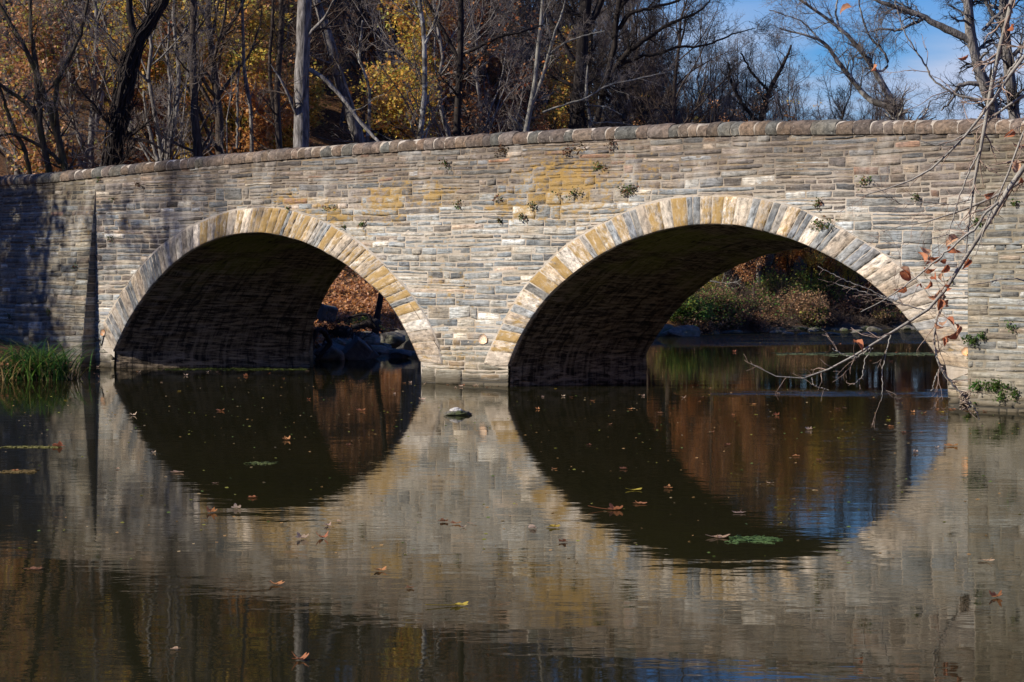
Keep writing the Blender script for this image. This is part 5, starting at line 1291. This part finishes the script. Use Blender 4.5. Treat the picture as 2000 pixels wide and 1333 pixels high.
# ---------------------------------------------------------------- leaves and weed floating on the river
COLS = {'orange': (.50, .21, .09), 'tan': (.50, .32, .20), 'yellow': (.55, .40, .06), 'brown': (.24, .11, .06), 'pale': (.58, .42, .30)}
def maple(rg, r, col, lift=.35, stalk=.7, lobes=True):
    """five-lobed leaf lying on the water, edges curling up"""
    b = Buf(); n = 40; an = np.linspace(0, 2 * np.pi, n, endpoint=False)
    rad = r * (.66 + .34 * np.abs(np.cos(an * 2.5)) ** 1.4) if lobes else r * np.sqrt(1 / (np.cos(an) ** 2 + (np.sin(an) / .42) ** 2))
    rad = rad * (1 + rg.uniform(-.08, .08, n)); cx = np.cos(an) * rad; cy = np.sin(an) * rad; k = rg.uniform(0, 6.28); fold = rg.uniform(.3, 1) * lift
    def zz(x, y): u = x * math.cos(k) + y * math.sin(k); return .006 + fold * u * u / r + .12 * lift * (x * x + y * y) / r
    V = [np.array([[0, 0, .006]])]
    for f in (.35, .7, 1.0):
        V.append(np.stack([cx * f, cy * f, zz(cx * f, cy * f) + rg.uniform(0, .004, n)], -1))
    V = np.concatenate(V); i = np.arange(n); j = (i + 1) % n; F = np.concatenate([np.stack([1 + m * n + i, 1 + m * n + j, 1 + (m + 1) * n + j, 1 + (m + 1) * n + i], 1) for m in range(2)])
    b.add(V, F, np.asarray(col)); b.f.append(np.stack([i * 0, 1 + i, 1 + j], 1) + (b.n - len(V)))
    K = 8; s = np.linspace(0, 1, K); a = rg.uniform(0, 6.28); dv = np.array([math.cos(a), math.sin(a), 0])
    st = dv * (s * stalk * r * 1.6)[:, None] + np.stack([0 * s, 0 * s, .008 + .5 * r * s ** 2 * rg.uniform(.1, .8)], -1)
    tubes(b, st[None], np.full((1, K), .0035), 4, np.asarray(col) * .7)
    return b
UNIQ = [(743, 1116, .085, 'orange', 'curled orange leaf floating alone on the reflection of the wall', .9), (898, 1184, .11, 'yellow', 'yellow leaf with a long upturned stalk floating at the bottom centre', .5), (587, 1290, .085, 'orange', 'folded orange leaf nearest the bottom edge of the picture', .9),
        (1402, 1051, .17, 'tan', 'large tan leaf at the tip of the floating green weed', .3), (1238, 958, .15, 'yellow', 'flat golden leaf on the dark water under the right arch', .2), (1443, 1003, .11, 'pale', 'pale yellow leaf on the dark water right of the golden leaf', .3),
        (1202, 997, .12, 'orange', 'orange leaf with a raised stalk on the dark water', .7), (1925, 1097, .12, 'tan', 'tan boat-shaped leaf at the right on the wall reflection', .5), (1945, 1168, .08, 'orange', 'small upright orange leaf near the lower right', .9), (1040, 1033, .14, 'pale', 'pale pinkish leaf at the right edge of the pier reflection', .3), (1081, 1031, .11, 'yellow', 'bright yellow leaf beside the pale pinkish leaf', .3), (1100, 1060, .07, 'brown', 'small brown leaf just below the bright yellow leaf', .6),
        (540, 1143, .10, 'orange', 'orange leaf with a green neighbour on the left reflection', .4), (114, 873, .14, 'orange', 'orange leaf on the thin floating weed line at the left', .7), (705, 803, .13, 'orange', 'star-shaped orange leaf before the left arch', .7), (824, 782, .10, 'pale', 'pale curled leaf by the left side of the pier', .9), (430, 803, .12, 'orange', 'orange leaf on the dark water under the left arch', .6), (347, 924, .13, 'tan', 'tan leaf at the left edge of the dark arch reflection', .3),
        (1788, 885, .06, 'pale', 'tiny white upright feather-like leaf at the right', 1.5), (1304, 955, .08, 'orange', 'small orange leaf with raised stalk right of the golden leaf', .7), (1250, 985, .12, 'orange', 'flat orange leaf below the golden leaf', .2), (64, 1114, .12, 'brown', 'brown leaf at the far left on the dark reflection', .3), (1858, 872, .16, 'orange', 'orange leaf by the reflected abutment corner', .3), (1470, 791, .10, 'orange', 'orange leaf on open water below the hanging twigs', .5)]
for i, (x, y, r, cn_, lab, lift) in enumerate(UNIQ):
    rg = np.random.default_rng(500 + i); p = on_water(x, y); b = maple(rg, r * .8, np.array(COLS[cn_]), lift, 2.2 if i in (1, 6) else .6, i not in (4, 7, 9)); o = b.build('floating_leaf', M['leaf']); o.location = (p[0], p[1], .002); o.rotation_euler = (0, 0, rg.uniform(0, 6.28)); tag(o, lab, 'leaf')
rg = np.random.default_rng(9)
REST = [(603, 781), (462, 994), (413, 1002), (420, 945), (493, 973), (640, 1028), (662, 1020), (590, 1053), (630, 1052), (866, 1020), (922, 1024), (905, 1031), (890, 1024), (1083, 917), (1060, 776), (1100, 775), (1115, 777), (1157, 784), (1256, 774), (1318, 769), (1335, 778), (1370, 777), (1384, 772), (1366, 785), (1290, 808), (1218, 917), (1600, 900), (1505, 945), (1735, 821), (1755, 827), (1783, 806), (1805, 808), (1838, 806), (1740, 834), (1798, 845), (1765, 846), (1650, 797), (1637, 800), (1517, 812), (1432, 812), (1390, 845), (1385, 760), (1680, 770), (1830, 875), (1555, 892), (1282, 687), (1288, 688), (1484, 670), (1497, 666), (1560, 679), (1586, 684), (1567, 672), (1614, 689), (1480, 691), (1434, 688), (1358, 661), (1640, 673), (1660, 690), (1700, 705), (1750, 690), (1590, 742), (1740, 707), (1660, 740), (350, 765), (480, 735), (405, 728), (30, 921), (230, 917), (300, 885), (260, 812), (128, 783), (770, 770), (955, 772), (800, 1150), (340, 1270), (1150, 870), (1190, 830), (1420, 870), (1580, 840), (1520, 770), (1085, 760), (1230, 800), (1050, 800), (680, 870), (560, 860)]
vars_ = []
for k in range(6):
    cn_ = ['orange', 'tan', 'brown', 'yellow', 'pale', 'orange'][k]; o = maple(np.random.default_rng(700 + k), .07, np.array(COLS[cn_]), [.5, .3, .6, .4, .8, 1.0][k], .5, k != 1).build('small_leaf', M['leaf']); vars_.append((cn_, o.data)); bpy.data.objects.remove(o)
for i, (x, y) in enumerate(REST):
    k = int(rg.choice(6, p=[.27, .17, .18, .12, .10, .16])); p = on_water(x, y); o = bpy.data.objects.new('small_leaf', vars_[k][1]); COL.objects.link(o); s = rg.uniform(.45, 1.05); o.scale = (s, s, s)
    o.location = (p[0], p[1], .002); o.rotation_euler = (0, 0, rg.uniform(0, 6.28)); cn_ = vars_[k][0]
    tag(o, f'small {cn_} leaf, one of the {cn_} leaves scattered on the river', 'leaf', f'small {cn_} leaves scattered on the river')
for k in range(46):
    xx = [rg.uniform(822, 992), rg.uniform(1845, 1995), rg.uniform(228, 600), rg.uniform(130, 224)][k % 4]; p = FP(tz(xx, 600)[0], 0, (.05 if k % 4 == 0 else .32) + rg.exponential(.25)) if k % 4 != 2 else on_water(xx, 724 + rg.exponential(6))
    j = int(rg.choice([0, 1, 2, 4])); o = bpy.data.objects.new('small_leaf', vars_[j][1]); COL.objects.link(o); sc_ = rg.uniform(.45, .9); o.scale = (sc_, sc_, sc_)
    o.location = (p[0], p[1], .002); o.rotation_euler = (0, 0, rg.uniform(0, 6.28)); cn_ = vars_[j][0]
    tag(o, f'small {cn_} leaf, one of the {cn_} leaves scattered on the river', 'leaf', f'small {cn_} leaves scattered on the river')
# specks of duckweed, seeds and bits of leaf
b = Buf(); n = 700; xs = rg.uniform(0, 2000, n); ys = np.where(rg.random(n) < .6, rg.uniform(735, 860, n), rg.uniform(860, 1100, n)); pp = np.array([on_water(a, c) for a, c in zip(xs, ys)]); pp[:, 2] = .004
ok = (pdist(pp[:, 0], pp[:, 1], SHORE) < -1); pp = pp[ok]; n = len(pp)
s = rg.uniform(.006, .022, (n, 1)); a = rg.uniform(0, 6.28, n); d1 = np.stack([np.cos(a), np.sin(a), 0 * a], -1) * s * 1.5; d2 = np.stack([-np.sin(a), np.cos(a), 0 * a + .3], -1) * s
pal = np.array([(.30, .28, .05), (.42, .30, .16), (.16, .22, .05), (.45, .25, .1)])
b.add(np.stack([pp - d1, pp - d2, pp + d1, pp + d2], 1).reshape(-1, 3), np.arange(4 * n).reshape(n, 4), np.repeat(pal[rg.integers(0, 4, n)], 4, 0))
tag(b.build('floating_debris', M['leaf']), kind='stuff', label='specks of duckweed and leaf litter on the water', cat='debris')
# weed mats
def weed(name, label, x0, x1, y0, thick, seed, col=(.09, .16, .05), n=160, L=.12):
    rg = np.random.default_rng(seed); a_, c_ = on_water(x0, y0), on_water(x1, y0); s = rg.beta(1.6, 1.2, n)[:, None]
    p = a_ * (1 - s) + c_ * s + rg.normal(size=(n, 3)) * [.05, thick * .4, 0]; p[:, 2] = .004; b = Buf(); K = 5
    an = rg.normal(0, .35, n); d = np.stack([np.cos(an), np.sin(an) * 2.5, 0 * an], -1)
    P = np.stack([p + d * (k / (K - 1) * L * rg.uniform(.5, 1.3, (n, 1))) + np.stack([0 * an, 0 * an, .012 * np.sin(k + an * 9) * (k % 2)], -1) for k in range(K)], 1)
    cc = np.asarray(col); tubes(b, P, np.full((n, K), .006), 4, cc); tag(b.build(name, M['leaf']), label, 'weed')
weed('water_weed', 'floating green water weed trailing from the large tan leaf', 1418, 1500, 1054, .35, 1)
weed('weed_line', 'thin straw-coloured weed line floating at the left edge', 0, 108, 874, .12, 2, (.24, .22, .07), 120)
weed('weed_mat', 'small brown and green weed mat at the left edge', 0, 52, 922, .25, 3, (.20, .14, .05), 120)
weed('weed_scrap', 'scrap of green weed on the dark arch reflection', 487, 520, 906, .25, 4, (.12, .15, .05), 40)
weed('duckweed_streak', 'green duckweed streak along the foot of the left vault', 310, 590, 722, .9, 5, (.13, .15, .03), 260)
weed('algae_streak', 'pale green algae streak on the far water through the right arch', 1500, 1840, 692, 2.0, 6, (.16, .20, .11), 260, .3)
weed('algae_band', 'yellow green algae band behind the lone pointed rock', 720, 815, 688, 1.2, 7, (.22, .24, .04), 200, .2)
